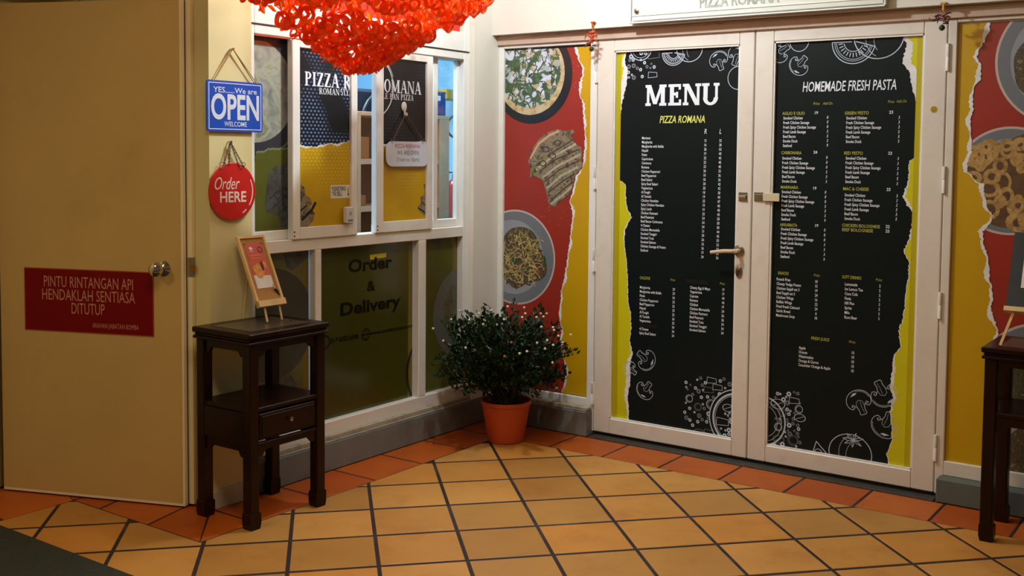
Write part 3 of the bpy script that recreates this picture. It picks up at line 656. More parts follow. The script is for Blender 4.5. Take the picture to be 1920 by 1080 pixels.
Ink(PG, .0028, rc).poly([(a - .003, b) for a, b in e][::-1] + [(rc[0], rc[3]), (rc[0], rc[2])]).build('yellow_print', M_YEL, pp)
def circum(*q):
    """Centre and radius of the circle through three measured points of a round plate."""
    (ax, ay), (bx, by), (cx_, cy_) = [PG.px(*p_) for p_ in q]; d = 2 * (ax * (by - cy_) + bx * (cy_ - ay) + cx_ * (ay - by))
    ux = ((ax * ax + ay * ay) * (by - cy_) + (bx * bx + by * by) * (cy_ - ay) + (cx_ * cx_ + cy_ * cy_) * (ay - by)) / d
    uy = ((ax * ax + ay * ay) * (cx_ - bx) + (bx * bx + by * by) * (ax - cx_) + (cx_ * cx_ + cy_ * cy_) * (bx - ax)) / d
    return (ux, uy), math.hypot(ux - ax, uy - ay)
plates = [circum((1893, 42), (1866, 112), (1918, 215)), circum((1825, 262), (1898, 237), (1890, 441)), (PG.px(1950, 715), .24), (PG.px(1935, 850), .17)]
for nm, (c, r0) in enumerate(plates):
    Ink(PG, .0008 + nm * .0001, rc).ell(c, r0, r0, 60).build('plate_rim', MATS['printed_plate_rim'], pp)
    Ink(PG, .0013 + nm * .0001, rc).ell(c, r0 - .01, r0 - .01, 60).build('plate_picture', MATS['printed_grey_plate'], pp)
    Ink(PG, .0017 + nm * .0001, rc).ell(c, r0 * .78, r0 * .78, 60).build('plate_well', MATS['printed_plate_well'], pp)
M_CAL = ramp_mat('printed_fried_batter', [(.2, (110, 78, 40)), (.45, (168, 130, 76)), (.65, (190, 154, 96)), (.85, (214, 186, 132))], 36, 'noise', distort=1)
M_CALD = mat('printed_batter_shadow', (92, 64, 36), .5, var=.3, scale=40)
c = PG.px(1889, 342); Ink(PG, .0022, rc).poly(blob(c, .19, .20, 21)).build('fried_heap', M_CALD, pp)
for i in range(42):
    a, r_ = rnd.uniform(0, 6.28), .175 * math.sqrt(rnd.random()); k = Ink(PG, .00225 + i * .000012, rc); q = (c[0] + r_ * math.cos(a), c[1] + r_ * math.sin(a)); rr = rnd.uniform(.018, .038)
    k.ring(q, rr, rnd.uniform(.014, .02), 0, 360, 12, sx=rnd.uniform(.6, 1.3)); k.build('calamari_ring', M_CAL, pp)
for q, s_ in (((1962, 118), .13), ((1940, 700), .14), ((1925, 850), .1)): Ink(PG, .0024, rc).poly(blob(PG.px(*q), s_, s_, 22)).build('food_picture', M_PASTA, pp)

# doors
def door_leaf(name, uo0, uo1, ui0, ui1, vi0, vi1, z1, label, hinge_side):
    d = empty(name, (uo0, DY, .02)); tag(d, label, kind='structure')
    bars(d, ['stile', 'stile', 'bottom_rail', 'top_rail'], [(uo0, ui0, .022, z1), (ui1, uo1, .022, z1), (ui0, ui1, .022, vi0), (ui0, ui1, vi1, z1)], DY, .05, 'y', .004, M_FRAMED)
    bd = MB(); t = .006
    bd.box((ui0, DY + .004, vi0), (ui0 + t, DY + .02, vi1)); bd.box((ui1 - t, DY + .004, vi0), (ui1, DY + .02, vi1)); bd.box((ui0, DY + .004, vi0), (ui1, DY + .02, vi0 + t)); bd.box((ui0, DY + .004, vi1 - t), (ui1, DY + .02, vi1))
    bd.build('glazing_bead', M_FRAME, d)
    hx = uo0 - .006 if hinge_side < 0 else uo1 + .006
    for z in (1.90, 1.38, .84, .22) if hinge_side > 0 else (1.90, 1.35, .92, .22):
        h = MB().lathe([(.0068, 0), (.0068, .055), (.0055, .057), (.0055, .058), (.0068, .060), (.0068, .115)], (hx, DY - .005, z - .057), 'z', 10)
        h.box((hx - .012, DY - .0015, z - .056), (hx + .012, DY + .001, z + .056)); h.build('hinge', M_FRAME, d, smooth=True)
    rc = (ui0 + t, ui1 - t, vi0 + t, vi1 - t)
    return d, rc, MB().box((ui0, PG.o.y, vi0), (ui1, PG.o.y + .006, vi1)).build('menu_print', M_BLACK, d)
df = RWp(DY)
g0 = df.px(1113, 700)[0]; gm = (df.px(1416, 50)[0] + df.px(1400, 860)[0]) / 2; g1 = df.px(1763, 500)[0]
d1, rc1, mp1 = door_leaf('door_1', g0, gm - .0025, df.px(1147, 450)[0], df.px(1379.5, 450)[0], .103, 2.0, 2.066, 'left leaf of the white double door, lettered MENU', -1)
d2, rc2, mp2 = door_leaf('door_2', gm + .0025, g1, df.px(1443.5, 450)[0], df.px(1721.5, 450)[0], .103, 2.005, 2.066, 'right leaf of the white double door, lettered HOMEMADE FRESH PASTA', 1)
MB().box((gm - .004, DY + .02, .03), (gm + .004, DY + .05, 2.05)).build('gasket', M_GASKET, d1)
MB().box((g0 + .01, DY + .015, .004), (g1 - .01, DY + .04, .022)).build('trim_door_sweep', M_GASKET, None, kind='structure')

# lime torn paper margins
def lime(edge, right, rc, mp, seed):
    e = tear([PG.px(*q) for q in edge], .0035, seed); s = 1 if right else -1; far = rc[1] if right else rc[0]
    Ink(PG, .0004, rc).poly(e + [(far, rc[2] - .05), (far, rc[3] + .05)]).build('torn_edge', M_TEAR, mp)
    r_ = random.Random(seed)
    ph = [r_.uniform(0, 6) for _ in range(3)]
    e2 = [(a + s * (.004 + .036 * max(0, math.sin(i * .045 + ph[0]) * math.sin(i * .021 + ph[1])) + .0015 * math.sin(i * 1.7)), b) for i, (a, b) in enumerate(e)]
    Ink(PG, .0008, rc).poly(e2 + [(far, rc[2] - .05), (far, rc[3] + .05)]).build('lime_margin', M_YELD, mp)
    Ink(PG, .0009, rc).poly([(far, rc[2]), (far - s * .03, rc[2]), (far - s * .026, rc[3]), (far, rc[3])]).build('fold_strip', M_YELD2, mp)
lime([(1180, 92), (1173, 105), (1172, 118), (1177, 130), (1176, 150), (1172, 170), (1167, 190), (1164, 215), (1162, 240), (1158, 262), (1158, 285), (1157, 318), (1158, 335), (1173, 345), (1174, 375), (1178, 395), (1185, 407), (1172, 430), (1171, 450), (1174, 480), (1177, 520), (1178, 560), (1183, 590), (1184, 615), (1181, 640), (1186, 660), (1181, 690), (1182, 715), (1177, 745), (1179, 770), (1178, 792)], False, rc1, mp1, 31)
lime([(1692, 66), (1700, 85), (1695, 100), (1693, 120), (1706, 135), (1710, 165), (1718, 190), (1720, 215), (1716, 245), (1722, 280), (1722, 292), (1705, 302), (1703, 340), (1692, 367), (1700, 385), (1712, 398), (1709, 425), (1702, 455), (1694, 470), (1705, 492), (1702, 520), (1698, 560), (1692, 600), (1685, 620), (1688, 650), (1675, 668), (1672, 700), (1668, 725), (1674, 745), (1668, 775), (1672, 800), (1672, 825), (1662, 850), (1668, 880)], True, rc2, mp2, 32)

# lettering on door_1
k = Ink(PG, .0014, rc1); k.serif('MENU', (1211, 199), (1350, 196), .105, .21, .13); k.build('title_lettering', M_INK, mp1)
k = Ink(PG, .0014, rc1); k.textpx('PIZZA ROMANA', (1237, 231), (1322, 229.5), .035, shear=.22, bold=.012); k.build('heading_lettering', M_INKY, mp1)
L1 = 'Marinara|Margherita|Margherita with Bufala|Napoli|Pesto|Capricciosa|Carnivora|Romana|Chicken Pepperoni|Beef Pepperoni|Beef Salami|Spicy Beef Salami|Vegetariana|Al Funghi|Al Tartufo|Chicken Hawaiian|Spicy Chicken Hawaiian|Spicy Lamb|Chicken Pastrami|Beef Pastrami|Beef Bacon Carbonara|4 Cheese|Chicken Mortadella|Smoked Tenggiri|Smoked Tuna|Smoked Salmon|Chicken Sausage & Potato|Seafood'.split('|')
N1 = '15 16 26 19 22 22 22 26 18 18 20 20 18 19 22 19 19 22 24 24 24 21 20 26 26 26 19 24'.split()
N2 = '32 38 53 40 45 45 45 53 36 36 42 42 38 40 47 40 40 45 50 50 50 44 42 53 53 53 53 56'.split()
CAP = .0128
def col(k, lines, a, b, align='l', sx=.74, cap=CAP, shear=0.0, bold=.014):
    """A column of lines whose first and last base lines are measured."""
    p, q = k.p.px(*a), k.p.px(*b); n = len(lines)
    for i, t in enumerate(lines):
        f = i / max(1, n - 1)
        if t: k.text(t, p[0] + (q[0] - p[0]) * f, p[1] + (q[1] - p[1]) * f, cap, sx=sx, align=align, bold=bold, shear=shear)
k = Ink(PG, .0014, rc1)
col(k, L1, (1204, 261), (1201, 471)); col(k, N1, (1323, 266), (1317, 484), 'c'); col(k, N2, (1351, 266), (1345, 486), 'c')
k.text('R', PG.px(1323, 251)[0], PG.px(1323, 251)[1], .024, align='c', shear=.2, sx=.7); k.text('L', PG.px(1351, 251)[0], PG.px(1351, 251)[1], .024, align='c', shear=.2, sx=.7)
col(k, 'Margherita|Margherita with Bufala|Pesto|Chicken Pepperoni|Beef Pepperoni|Napoli|Al Funghi|Al Tartufo|Vegetariana||4 Cheese|Spicy Beef Salami'.split('|'), (1200, 540.5), (1199, 626))
col(k, '29 29 34 33 32 33 32 36 32 34 34 34'.split(), (1263.5, 545), (1262, 632), 'c')
col(k, 'Cheesy Egg & Mayo|Vegetariana|Caprese|Romana|Chicken|Chicken Mortadella|Chicken Pastrami|Beef Pastrami|Smoked Tuna|Smoked Tenggiri|Smoked Salmon'.split('|'), (1294, 541), (1293, 620))
col(k, '19 19 44 46 19 24 26 26 34 34 34'.split(), (1356.5, 545.5), (1354.5, 627), 'c')
k.build('menu_lettering', M_INK, mp1)
k = Ink(PG, .0014, rc1); k.textpx('CALZONE', (1200, 523), (1219, 524.5), .014, bold=.01)
k.textpx('Price', (1257, 526), (1266, 527.5), .012, shear=.2); k.textpx('Price', (1350, 533.5), (1359, 534.5), .012, shear=.2)
k.build('small_headings', M_INKO, mp1)
k = Ink(PG, .0012, rc1); k.polypx([(1286, 523), (1328, 526), (1328, 535), (1286, 531)]); k.polypx([(1199, 606), (1232, 609), (1232, 617), (1199, 613)]); k.build('masking_strips', mat('masking_black', (9, 9, 9), .45), mp1)
# lettering on door_2
k = Ink(PG, .0014, rc2); k.textpx('HOMEMADE FRESH PASTA', (1505, 173), (1681, 167), .045, shear=.15, bold=.01); k.build('heading_lettering', M_INK, mp2)
opts = ['Smoked Chicken', 'Fresh Chicken Sausage', 'Fresh Spicy Chicken Sausage', 'Fresh Lamb Sausage', 'Beef Bacon', 'Smoke Duck', 'Seafood']
k = Ink(PG, .0014, rc2)
for (a, b, n, c_, d_) in (((1469, 224), (1468, 275.5), '0005559', (1552, 222.5), (1551.5, 275)), ((1467, 299), (1466.5, 342), '000555', (1550.5, 298), (1549.5, 343)), ((1466, 362), (1465, 413), '0005559', (1548, 363), (1547, 416)), ((1464.5, 431.5), (1463.5, 483), '0005559', (1546.5, 434), (1545.5, 489))):
    m_ = len(n); col(k, opts[:m_], a, b); col(k, list(n), c_, d_, 'c', shear=.2)
for (a, b, c_, d_) in (((1587, 224), (1586, 268), (1686, 223), (1685, 267.5)), ((1586, 299), (1585, 343), (1684, 300), (1682.5, 347)), ((1584, 368), (1583.5, 412), (1682, 370), (1680.5, 413.5))):
    col(k, opts[:6], a, b); col(k, list('333555'), c_, d_, 'c', shear=.2)
for t, x, y in (('19', 1531, 214), ('24', 1529, 288), ('19', 1528, 355.5), ('19', 1531.5, 425.5), ('23', 1671, 213), ('23', 1669, 290), ('23', 1666, 358), ('22', 1664.5, 427.5), ('25', 1664, 436)):
    u, v = PG.px(x, y); k.text(t, u, v, CAP, align='c', bold=.02)
col(k, 'French Fries|Cheesy Vedge Potato|Chicken Suppli set 3|Beef Suppli set 3|Chicken Wings|Buffalo Wings|Fried Fresh Calamari|Garlic Bread|Mushroom Soup'.split('|'), (1456.5, 525.5), (1455.5, 593)); col(k, '10 15 19 24 16 22 24 6 10'.split(), (1531, 530.5), (1530, 599), 'c')
col(k, 'Lemonade|Ice Lemon Tea|Coca Cola|Fanta|100 Plus|Sprite|Milo|Root Beer'.split('|'), (1584.5, 535), (1583.5, 597)); col(k, '5 5 5 5 5 5 5 5'.split(), (1650, 539), (1648, 600), 'c')
col(k, 'Apple|Orange|Watermelon|Orange & Carrot|Cucumber Orange & Apple'.split('|'), (1498, 654), (1497, 686)); col(k, '10 10 10 10 10'.split(), (1599.5, 664), (1598.5, 698), 'c')
k.build('menu_lettering', M_INK, mp2)
k = Ink(PG, .0014, rc2)
for t, a, b in (('AGLIO E OLIO', (1467, 215.5), (1509, 215)), ('CARBONARA', (1465.5, 289.5), (1503, 289)), ('MARINARA', (1464, 354), (1497, 354)), ('ARRABIATA', (1462.5, 424), (1495, 425)), ('GREEN PESTO', (1584, 215), (1629, 214.5)), ('RED PESTO', (1583, 290), (1618, 290)), ('MAC & CHEESE', (1581, 357), (1629, 357.5)), ('CHICKEN BOLOGNESE', (1579, 426), (1650, 427)), ('BEEF BOLOGNESE', (1579, 434), (1637, 435)), ('SNACKS', (1459, 514.5), (1479, 515.5)), ('SOFT DRINKS', (1579, 522), (1615, 524)), ('FRESH JUICE', (1521, 637), (1555, 639.5))):
    k.textpx(t, a, b, CAP + .001, bold=.015, shear=.1 if t[0] in 'SF' else 0)
for t, a, b in (('Price', (1525, 196.5), (1537, 196.5)), ('Add On', (1543, 196.5), (1561, 196)), ('Price', (1665, 193), (1677, 193)), ('Add On', (1681, 192.5), (1700, 192)), ('Price', (1526, 518), (1537, 519)), ('Price', (1642, 526.5), (1654, 527.5)), ('Price', (1592, 643), (1604, 644))): k.textpx(t, a, b, .012, shear=.2)
k.build('small_headings', M_INKO, mp2)

# chalk drawings
def mushroom(k, px, s, rot, mir=1, w=.0026):
    c = k.p.px(*px); rot = R(rot)
    def T(pts): return [(c[0] + s * (x * mir * math.cos(rot) - y * math.sin(rot)), c[1] + s * (x * mir * math.sin(rot) + y * math.cos(rot))) for x, y in pts]
    cap = [(math.cos(t) * 1.0, .1 + .85 * math.sin(t)) for t in [R(-25 + 230 * i / 22) for i in range(23)]]
    k.line(T(cap), w); k.line(T([(x * .9, .1 + (y - .1) * .88) for x, y in cap[3:12]]), w * .6)
    for sx in (1, -1): k.line(T([(sx * x, y) for x, y in ((.9, -.26), (.72, -.42), (.52, -.36), (.46, -.18), (.6, -.08), (.7, -.2), (.6, -.26))]), w)
    k.line(T([(.46, -.2), (.32, -.32), (.24, -.62), (.28, -.9), (.2, -.99), (-.2, -.99), (-.28, -.9), (-.24, -.62), (-.32, -.32), (-.46, -.2)]), w); k.line(T([(-.3, -.3), (-.26, .02), (0, .16), (.26, .02), (.3, -.3)]), w * .6); k.line(T([(.08, .0), (.05, -.5), (.1, -.85)]), w * .5)
    k.poly(T([(-.55, .55), (-.2, .78), (.1, .72), (-.1, .6)]))
def tomato(k, px, r, stem=True, w=.0035):
    c = k.p.px(*px); k.ring(c, r, w, 0, 360, 36, sx=1.12); k.ring((c[0] + r * .15, c[1]), r * .93, w * .6, 110, 250, 16, sx=.8); k.ring((c[0] + r * .5, c[1] - r * .1), r * .8, w * .5, 130, 220, 12, sx=.9)
    if stem:
        o = (c[0] + r * .15, c[1] + r * .72)
        for a in (20, 75, 130, 175, 215, 265, 320):
            L = r * .55; d = (math.cos(R(a)), math.sin(R(a)) * .7); n = (-d[1], d[0])
            k.line([o, (o[0] + d[0] * L * .5 + n[0] * L * .16, o[1] + d[1] * L * .5 + n[1] * L * .16), (o[0] + d[0] * L, o[1] + d[1] * L), (o[0] + d[0] * L * .5 - n[0] * L * .1, o[1] + d[1] * L * .5 - n[1] * L * .1), o], w * .8)
def slice_(k, px, r, a0, a1, w=.0035):
    c = k.p.px(*px)
    for q in (1, .88, .8): k.ring(c, r * q, w * (1 if q == 1 else .6), a0, a1, 24)
    k.line([(c[0] + r * math.cos(R(a0)), c[1] + r * math.sin(R(a0))), (c[0] + .1 * r * math.cos(R(a0)), c[1] + .1 * r * math.sin(R(a0)))], w); k.line([(c[0] + .1 * r, c[1]), (c[0] + r * math.cos(R(a1)), c[1] + r * math.sin(R(a1)))], w)
    k.ring(c, r * .45, w * .8, a0 + 10, a1 - 10, 12)
    for t in range(12):
        a = a0 + 8 + (a1 - a0 - 16) * t / 11; k.line([(c[0] + r * .52 * math.cos(R(a)), c[1] + r * .52 * math.sin(R(a))), (c[0] + r * .7 * math.cos(R(a)), c[1] + r * .7 * math.sin(R(a)))], w)
def scatter(k, kd, x0, x1, y0, y1, n, seed):
    r_ = random.Random(seed); used = []
    for _ in range(n * 6):
        if len(used) >= n: break
        p = (r_.uniform(x0, x1), r_.uniform(y0, y1)); s_ = r_.choice([2, 3, 3, 4, 7, 9])
        if any(math.hypot(p[0] - q[0], p[1] - q[1]) < s_ + q[2] for q in used): continue
        used.append((*p, s_)); c = k.p.px(*p); rr = s_ / 385; kk = k if r_.random() < .5 else kd; typ = r_.random()
        if s_ <= 4: kk.ring(c, rr * .8, rr * .7, 0, 360, 8)
        elif typ < .5: kk.ring(c, rr, .003, 0, 360, 16); kk.ring(c, rr * .7, .0015, 90, 300, 10)
        elif typ < .75: kk.ring(c, rr, .0025, 0, 360, 14, sx=1.5); kk.line([(c[0] - rr, c[1] - rr * .4), (c[0] + rr, c[1] + rr * .4)], .002)
        else: kk.line([(c[0] - rr * 1.4, c[1] - rr * .8), (c[0] + rr * 1.4, c[1] - rr * .6), (c[0] + rr * 1.3, c[1] + rr * .6), (c[0] - rr * 1.3, c[1] + rr * .8), (c[0] - rr * 1.4, c[1] - rr * .8)], .0022)
k, kd = Ink(PG, .0013, rc1), Ink(PG, .0011, rc1)
mushroom(k, (1348, 114), .048, 20); mushroom(k, (1383, 104), .05, -20); k.ring(PG.px(1385, 146), .055, .003, 90, 270)
slice_(k, (1263, 99), .062, 180, 350); tomato(k, (1293, 92), .062, False); k.ring(PG.px(1202, 90), .062, .004, 180, 350); k.ring(PG.px(1202, 90), .05, .002, 190, 350)
scatter(k, kd, 1178, 1230, 98, 148, 22, 1)
mushroom(k, (1211, 674), .056, -125); mushroom(k, (1182, 692), .04, 60); mushroom(k, (1210, 731), .05, 145)
scatter(k, kd, 1284, 1372, 708, 818, 60, 2)
cpan = PG.px(1383, 788)
k2 = Ink(PG, .0016, rc1); k2.ell(cpan, .150, .150, 48); k2.build('pan_ground', M_BLACK, mp1)
k3 = Ink(PG, .0019, rc1); k3.ring(cpan, .148, .005, 60, 300, 50); k3.ring(cpan, .128, .009, 60, 300, 50); k3.ring(cpan, .118, .002, 60, 300, 50)
scatter(k3, k3, 1352, 1371, 752, 818, 12, 6); k3.build('pan_drawing', M_CHALK, mp1)
k.build('chalk_drawing', M_CHALK, mp1); kd.build('faint_drawing', M_CHALKD, mp1)
k, kd = Ink(PG, .0013, rc2), Ink(PG, .0011, rc2)
mushroom(k, (1499, 122), .048, 140); mushroom(k, (1463, 97), .05, 120); k.ring(PG.px(1499, 78), .045, .003, 180, 360)
slice_(k, (1601, 78), .098, 180, 345, .004); tomato(k, (1648, 68), .098, False, .004)
mushroom(k, (1611, 754), .058, 25); mushroom(k, (1657, 738), .062, -150); mushroom(k, (1660, 797), .062, 160)
tomato(k, (1594, 850), .088); c = PG.px(1535, 846); k.line([(c[0] - .035, c[1] - .035), (c[0] - .012, c[1] + .045), (c[0] + .075, c[1] - .04), (c[0] - .035, c[1] - .035)], .0035); k.ring((c[0] - .002, c[1] - .008), .018, .003)
scatter(k, kd, 1452, 1500, 735, 838, 44, 3)
k.ring(PG.px(1428, 788), .118, .007, -90, 90, 40); k.ring(PG.px(1428, 788), .10, .002, -90, 90, 40); k.ring(PG.px(1428, 788), .08, .002, -90, 90, 40)
k.build('chalk_drawing', M_CHALK, mp2); kd.build('faint_drawing', M_CHALKD, mp2)

# door furniture
def dpt(px, py, y=DY): return Vector((RWp(y).px(px, py)[0], y, RWp(y).px(px, py)[1]))
p = dpt(1386, 470)
h = MB().lathe([(.027, 0), (.027, .007), (.022, .009)], p, 'y', 20); o = h.build('handle_rose', M_STEEL, d1, smooth=True)
MB().tube([p + Vector((0, -.005, 0)), p + Vector((0, -.042, 0)), p + Vector((-.012, -.052, .0)), p + Vector((-.06, -.054, -.002)), p + Vector((-.125, -.05, -.012))], [.010, .010, .010, .0095, .0085], 10).build('door_handle', mat('cream_lever', (214, 190, 156), .35), d1, smooth=True, label='pale lever handle')
p = dpt(1386, 510)
MB().lathe([(.017, 0), (.017, .005), (.013, .007)], p, 'y', 18, Matrix.Diagonal((1, 1, 1.7))).build('keyhole_plate', M_STEEL, d1, smooth=True)
MB().lathe([(.006, 0), (.006, .008)], p + Vector((0, -.0005, .006)), 'y', 10).box(p + Vector((-.003, -.008, -.018)), p + Vector((.003, -.004, .006))).build('keyhole', mat('brown_keyhole', (60, 24, 14), .5), d1)
p = dpt(1394, 369)
b = MB().box(p + Vector((-.024, -.004, -.021)), p + Vector((.02, 0, .021)), .001).tube([p + Vector((-.018, -.010, 0)), p + Vector((.016, -.010, 0))], .009, 10).build('latch_keep', M_STEEL, d1)
p = dpt(1424, 369)
MB().box(p + Vector((-.026, -.004, -.021)), p + Vector((.022, 0, .021)), .001).box(p + Vector((-.02, -.014, -.012)), p + Vector((.02, -.004, .012)), .002).build('latch_body', M_STEEL, d2)
MB().box(p + Vector((.022, -.014, -.019)), p + Vector((.104, -.009, .019)), .002).build('hasp', mat('cream_hasp', (206, 190, 160), .4), d2)
p = dpt(1751, 205)
st = MB().lathe([(.014, 0), (.014, .0012)], p + Vector((0, -.0002, 0)), 'y', 20).build('smiley_sticker', mat('mustard_sticker', (186, 146, 20), .5)); tag(st, 'tiny round mustard sticker on the right door stile', 'sticker')
k = Ink(RWp(DY - .0016), .0002); q = RWp(DY - .0016).px(1751, 205); k.ell((q[0] - .005, q[1] + .004), .002, .002, 8); k.ell((q[0] + .005, q[1] + .004), .002, .002, 8); k.ring(q, .007, .002, 200, 340, 8); k.build('smile_marks', M_GASKET, st)

# ---------------------------------------------------------------- fire door
A0 = Vector((-.917, -2.241, 0)); U = Vector((.93432, .35643, 0)); NN = Vector((U.y, -U.x, 0))
d3 = empty('door_3', tuple(A0)); tag(d3, 'large open cream fire door with a red warning plate', kind='structure')
def fd(u, dp, z): return A0 + U * u + NN * dp + Vector((0, 0, z))
def fbox(u0, u1, a, b, z0, z1): return MB().add([fd(u, d_, z) for u in (u0, u1) for d_ in (a, b) for z in (z0, z1)], [(0, 1, 3, 2), (4, 6, 7, 5), (0, 4, 5, 1), (2, 3, 7, 6), (0, 2, 6, 4), (1, 5, 7, 3)])
M_FD = mat('beige_fire_door_paint', (204, 170, 108), .55, var=.04, scale=2.5, bump=.1, spec=.25, dirt=((168, 132, 66), .3, 2))
M_FDE = mat('cream_door_edge', (236, 220, 180), .5, var=.04)
fbox(.0, .862, -.022, 0, .012, 2.079).build('leaf_skin', M_FD, d3)
fbox(.862, .872, -.022, -.001, .012, 2.079).build('edge_lipping', M_FDE, d3)
fbox(.0, .874, -.026, -.022, .014, 2.076).build('edge_groove', M_GASKET, d3)
fbox(.0, .897, -.046, -.026, .012, 2.079).build('rebated_back', M_FDE, d3)
fbox(.0, .872, -.0215, .0006, .008, .018).build('bottom_lipping', mat('white_door_edge', (230, 220, 200), .5), d3)
FD = Plane(tuple(A0), tuple(U))
fbox(.12, .736, 0, .0018, .705, .972).build('warning_plate', mat('deep_red_plate', (122, 2, 4), .5, var=.04, spec=.15), d3, label='deep red warning plate in capitals')
wp = d3.children[-1]
k = Ink(FD, .0022)
k.textpx('PINTU RINTANGAN API', (83, 534), (250, 547), .046, bold=.0); k.textpx('HENDAKLAH SENTIASA', (80, 558), (254, 572), .046, bold=.0); k.textpx('DITUTUP', (135, 587), (197, 592), .046); k.textpx('ARAHAN JABATAN BOMBA', (174, 612), (261, 621), .020)
k.build('plate_lettering', mat('pale_pink_lettering', (196, 132, 116), .5), wp)
k = Ink(FD, .0021); t = .0035; u0, u1, v0, v1 = .12, .736, .705, .972
for q in ([(u0, v0), (u1, v0), (u1, v0 + t), (u0, v0 + t)], [(u0, v1 - t), (u1, v1 - t), (u1, v1), (u0, v1)], [(u0, v0), (u0 + t, v0), (u0 + t, v1), (u0, v1)], [(u1 - t, v0), (u1, v0), (u1, v1), (u1 - t, v1)]): k.poly(q)
k.build('plate_border', mat('faded_red_border', (170, 70, 52), .5), wp)
kp = fd(.783, 0, .99)
rot = Matrix((U, (0, 0, 1), NN)).transposed()
MB().lathe([(.032, 0), (.032, .004), (.022, .010), (.012, .014), (.011, .030), (.024, .038), (.030, .052), (.028, .064), (.018, .071), (.004, .073)], kp, 'z', 28, rot).build('door_knob', M_CHROME, d3, smooth=True, label='round chrome knob')
MB().add([fd(u, d_, z) for u in (.876, .8985) for d_ in (-.0255, -.044) for z in (.955, 1.035)], [(0, 1, 3, 2), (4, 6, 7, 5), (0, 4, 5, 1), (2, 3, 7, 6), (0, 2, 6, 4), (1, 5, 7, 3)]).build('latch_plate', M_STEEL, d3)
fbox(.893, .906, -.034, -.018, .98, 1.005).build('latch_bolt', M_BRASS, d3)
# door frame behind the leaf
ff = empty('trim_fire_frame', (-.97, -2.0, 0)); tag(ff, kind='structure')
MB().box((-.975, -2.36, 0), (-.93, -2.27, 2.13), .004).build('frame_post', M_FD, ff)
MB().box((-.975, -3.3, 2.13), (-.88, YL, 2.20), .004).build('frame_head', M_FDE, ff)
S((-.93, YL - .03, 2.15), (-.13, YL + .001, 2.30), 'trim_beam', mat('brown_beam', (150, 126, 92), .6, var=.1))

# ---------------------------------------------------------------- shop interior behind the window
M_IN = mat('interior_white_tinted_blue', (150, 190, 214), .8)  # white paint with the shop's blue light put into its colour
S((-2.6, -2.6, 0), (-2.5, 1.6, 3.0), 'wall_interior_back', M_IN)
S((-2.5, 1.5, 0), (-.02, 1.6, 3.0), 'wall_interior_right', M_IN)
S((-.12, .22, 0), (-.02, 1.5, 3.0), 'wall_interior_side', M_IN)
S((-2.6, -2.6, 3.0), (-.12, 1.6, 3.05), 'ceiling_interior', M_IN)
S((-2.5, -2.6, 2.95), (-2.46, 1.5, 3.0), 'trim_cornice', M_IN)
S((-2.5, -1.74, 0), (-.12, -1.68, 3.0), 'wall_interior_left', M_IN)
def LP(x, px, py): y, z = LWp(x).px(px, py); return Vector((x, y, z))
# open wooden shelf just inside
SX = -.52
M_SHW = mat('pinkish_plywood', (206, 166, 130), .55, var=.08, scale=8)
ra = LP(SX, 668, 208); ya_, yb_ = ra.y - .36, LP(SX, 843, 208).y; ztop = ra.z
sh = empty('shelf_unit', (SX, yb_, 0)); tag(sh, 'plywood shelf unit seen inside the order window', 'shelf')
t = .022
MB().box((SX - .32, ya_, ztop - t), (SX, yb_, ztop), .002).build('top', M_SHW, sh)
for y_ in (ya_, yb_ - .09): MB().box((SX - .32, y_, 0), (SX, y_ + (t if y_ == ya_ else .09), ztop - t), .002).build('side_panel', M_SHW, sh)
q = LP(SX, 676, 300).y; MB().box((SX - .02, q - .02, 0), (SX, q + .004, ztop - t), .001).build('upright', M_SHW, sh)
zs = []
for a, b in ((298, 308), (387, 397), (470, 480), (600, 610), (760, 775)):
    z1_ = LP(SX, 690, a).z; z0_ = LP(SX, 690, b).z; zs.append(z1_); MB().box((SX - .3, ya_ + t, z0_), (SX - .002, yb_ - .09, z1_), .001).build('shelf_board', M_SHW, sh)
MB().box((SX - .318, ya_ + t, .02), (SX - .308, yb_ - .09, ztop - t)).build('back_panel', mat('brown_back_panel', (140, 86, 46), .7, var=.1), sh)
def thing(o, l, c, g_=None): return tag(o, l, c, g_)
M_CARD = mat('brown_cardboard', (164, 104, 52), .8, var=.1)
for i, (pa, pb, zi, hh, lab) in enumerate(((677, 706, 0, .12, 'brown cardboard box on the upper shelf inside the window'), (677, 700, 1, .06, 'flat brown carton on the middle shelf inside the window'))):
    a, b = LP(SX, pa, 300).y + .01, LP(SX, pb, 300).y - .005
    o = MB().box((SX - .25, a, zs[zi] + .001), (SX - .05, b, zs[zi] + hh), .002).build('cardboard_box', M_CARD); thing(o, lab, 'box', 'cardboard boxes on the shop shelf')
    MB().box((SX - .25, (a + b) / 2 - .01, zs[zi] + hh), (SX - .05, (a + b) / 2 + .01, zs[zi] + hh + .0008)).build('packing_tape', mat('tan_tape', (196, 150, 96), .3), o)
a, b = LP(SX, 673, 420).y, LP(SX, 704, 420).y
o = MB().box((SX - .2, a, zs[2]), (SX - .02, b, zs[2] + .055), .004).build('red_tray', mat('red_plastic', (180, 24, 24), .35)); thing(o, 'small red tray low on the shelf behind the gap between the sashes', 'tray')
MB().box((SX - .021, a + .02, zs[2] + .02), (SX - .0195, b - .02, zs[2] + .03)).build('tray_rim', mat('pink_rim', (220, 120, 110), .4), o)
# blue box file on top
a, b = LP(SX - .05, 822, 205).y - .02, LP(SX - .05, 836, 205).y
o = MB().box((SX - .28, a, ztop), (SX - .05, b, ztop + .145), .003).build('box_file', mat('navy_card', (22, 48, 130), .5)); thing(o, 'navy blue box file standing on top of the plywood shelf', 'box')
MB().box((SX - .051, a + .015, ztop + .09), (SX - .0495, a + .04, ztop + .12)).build('spine_label', M_INK, o)
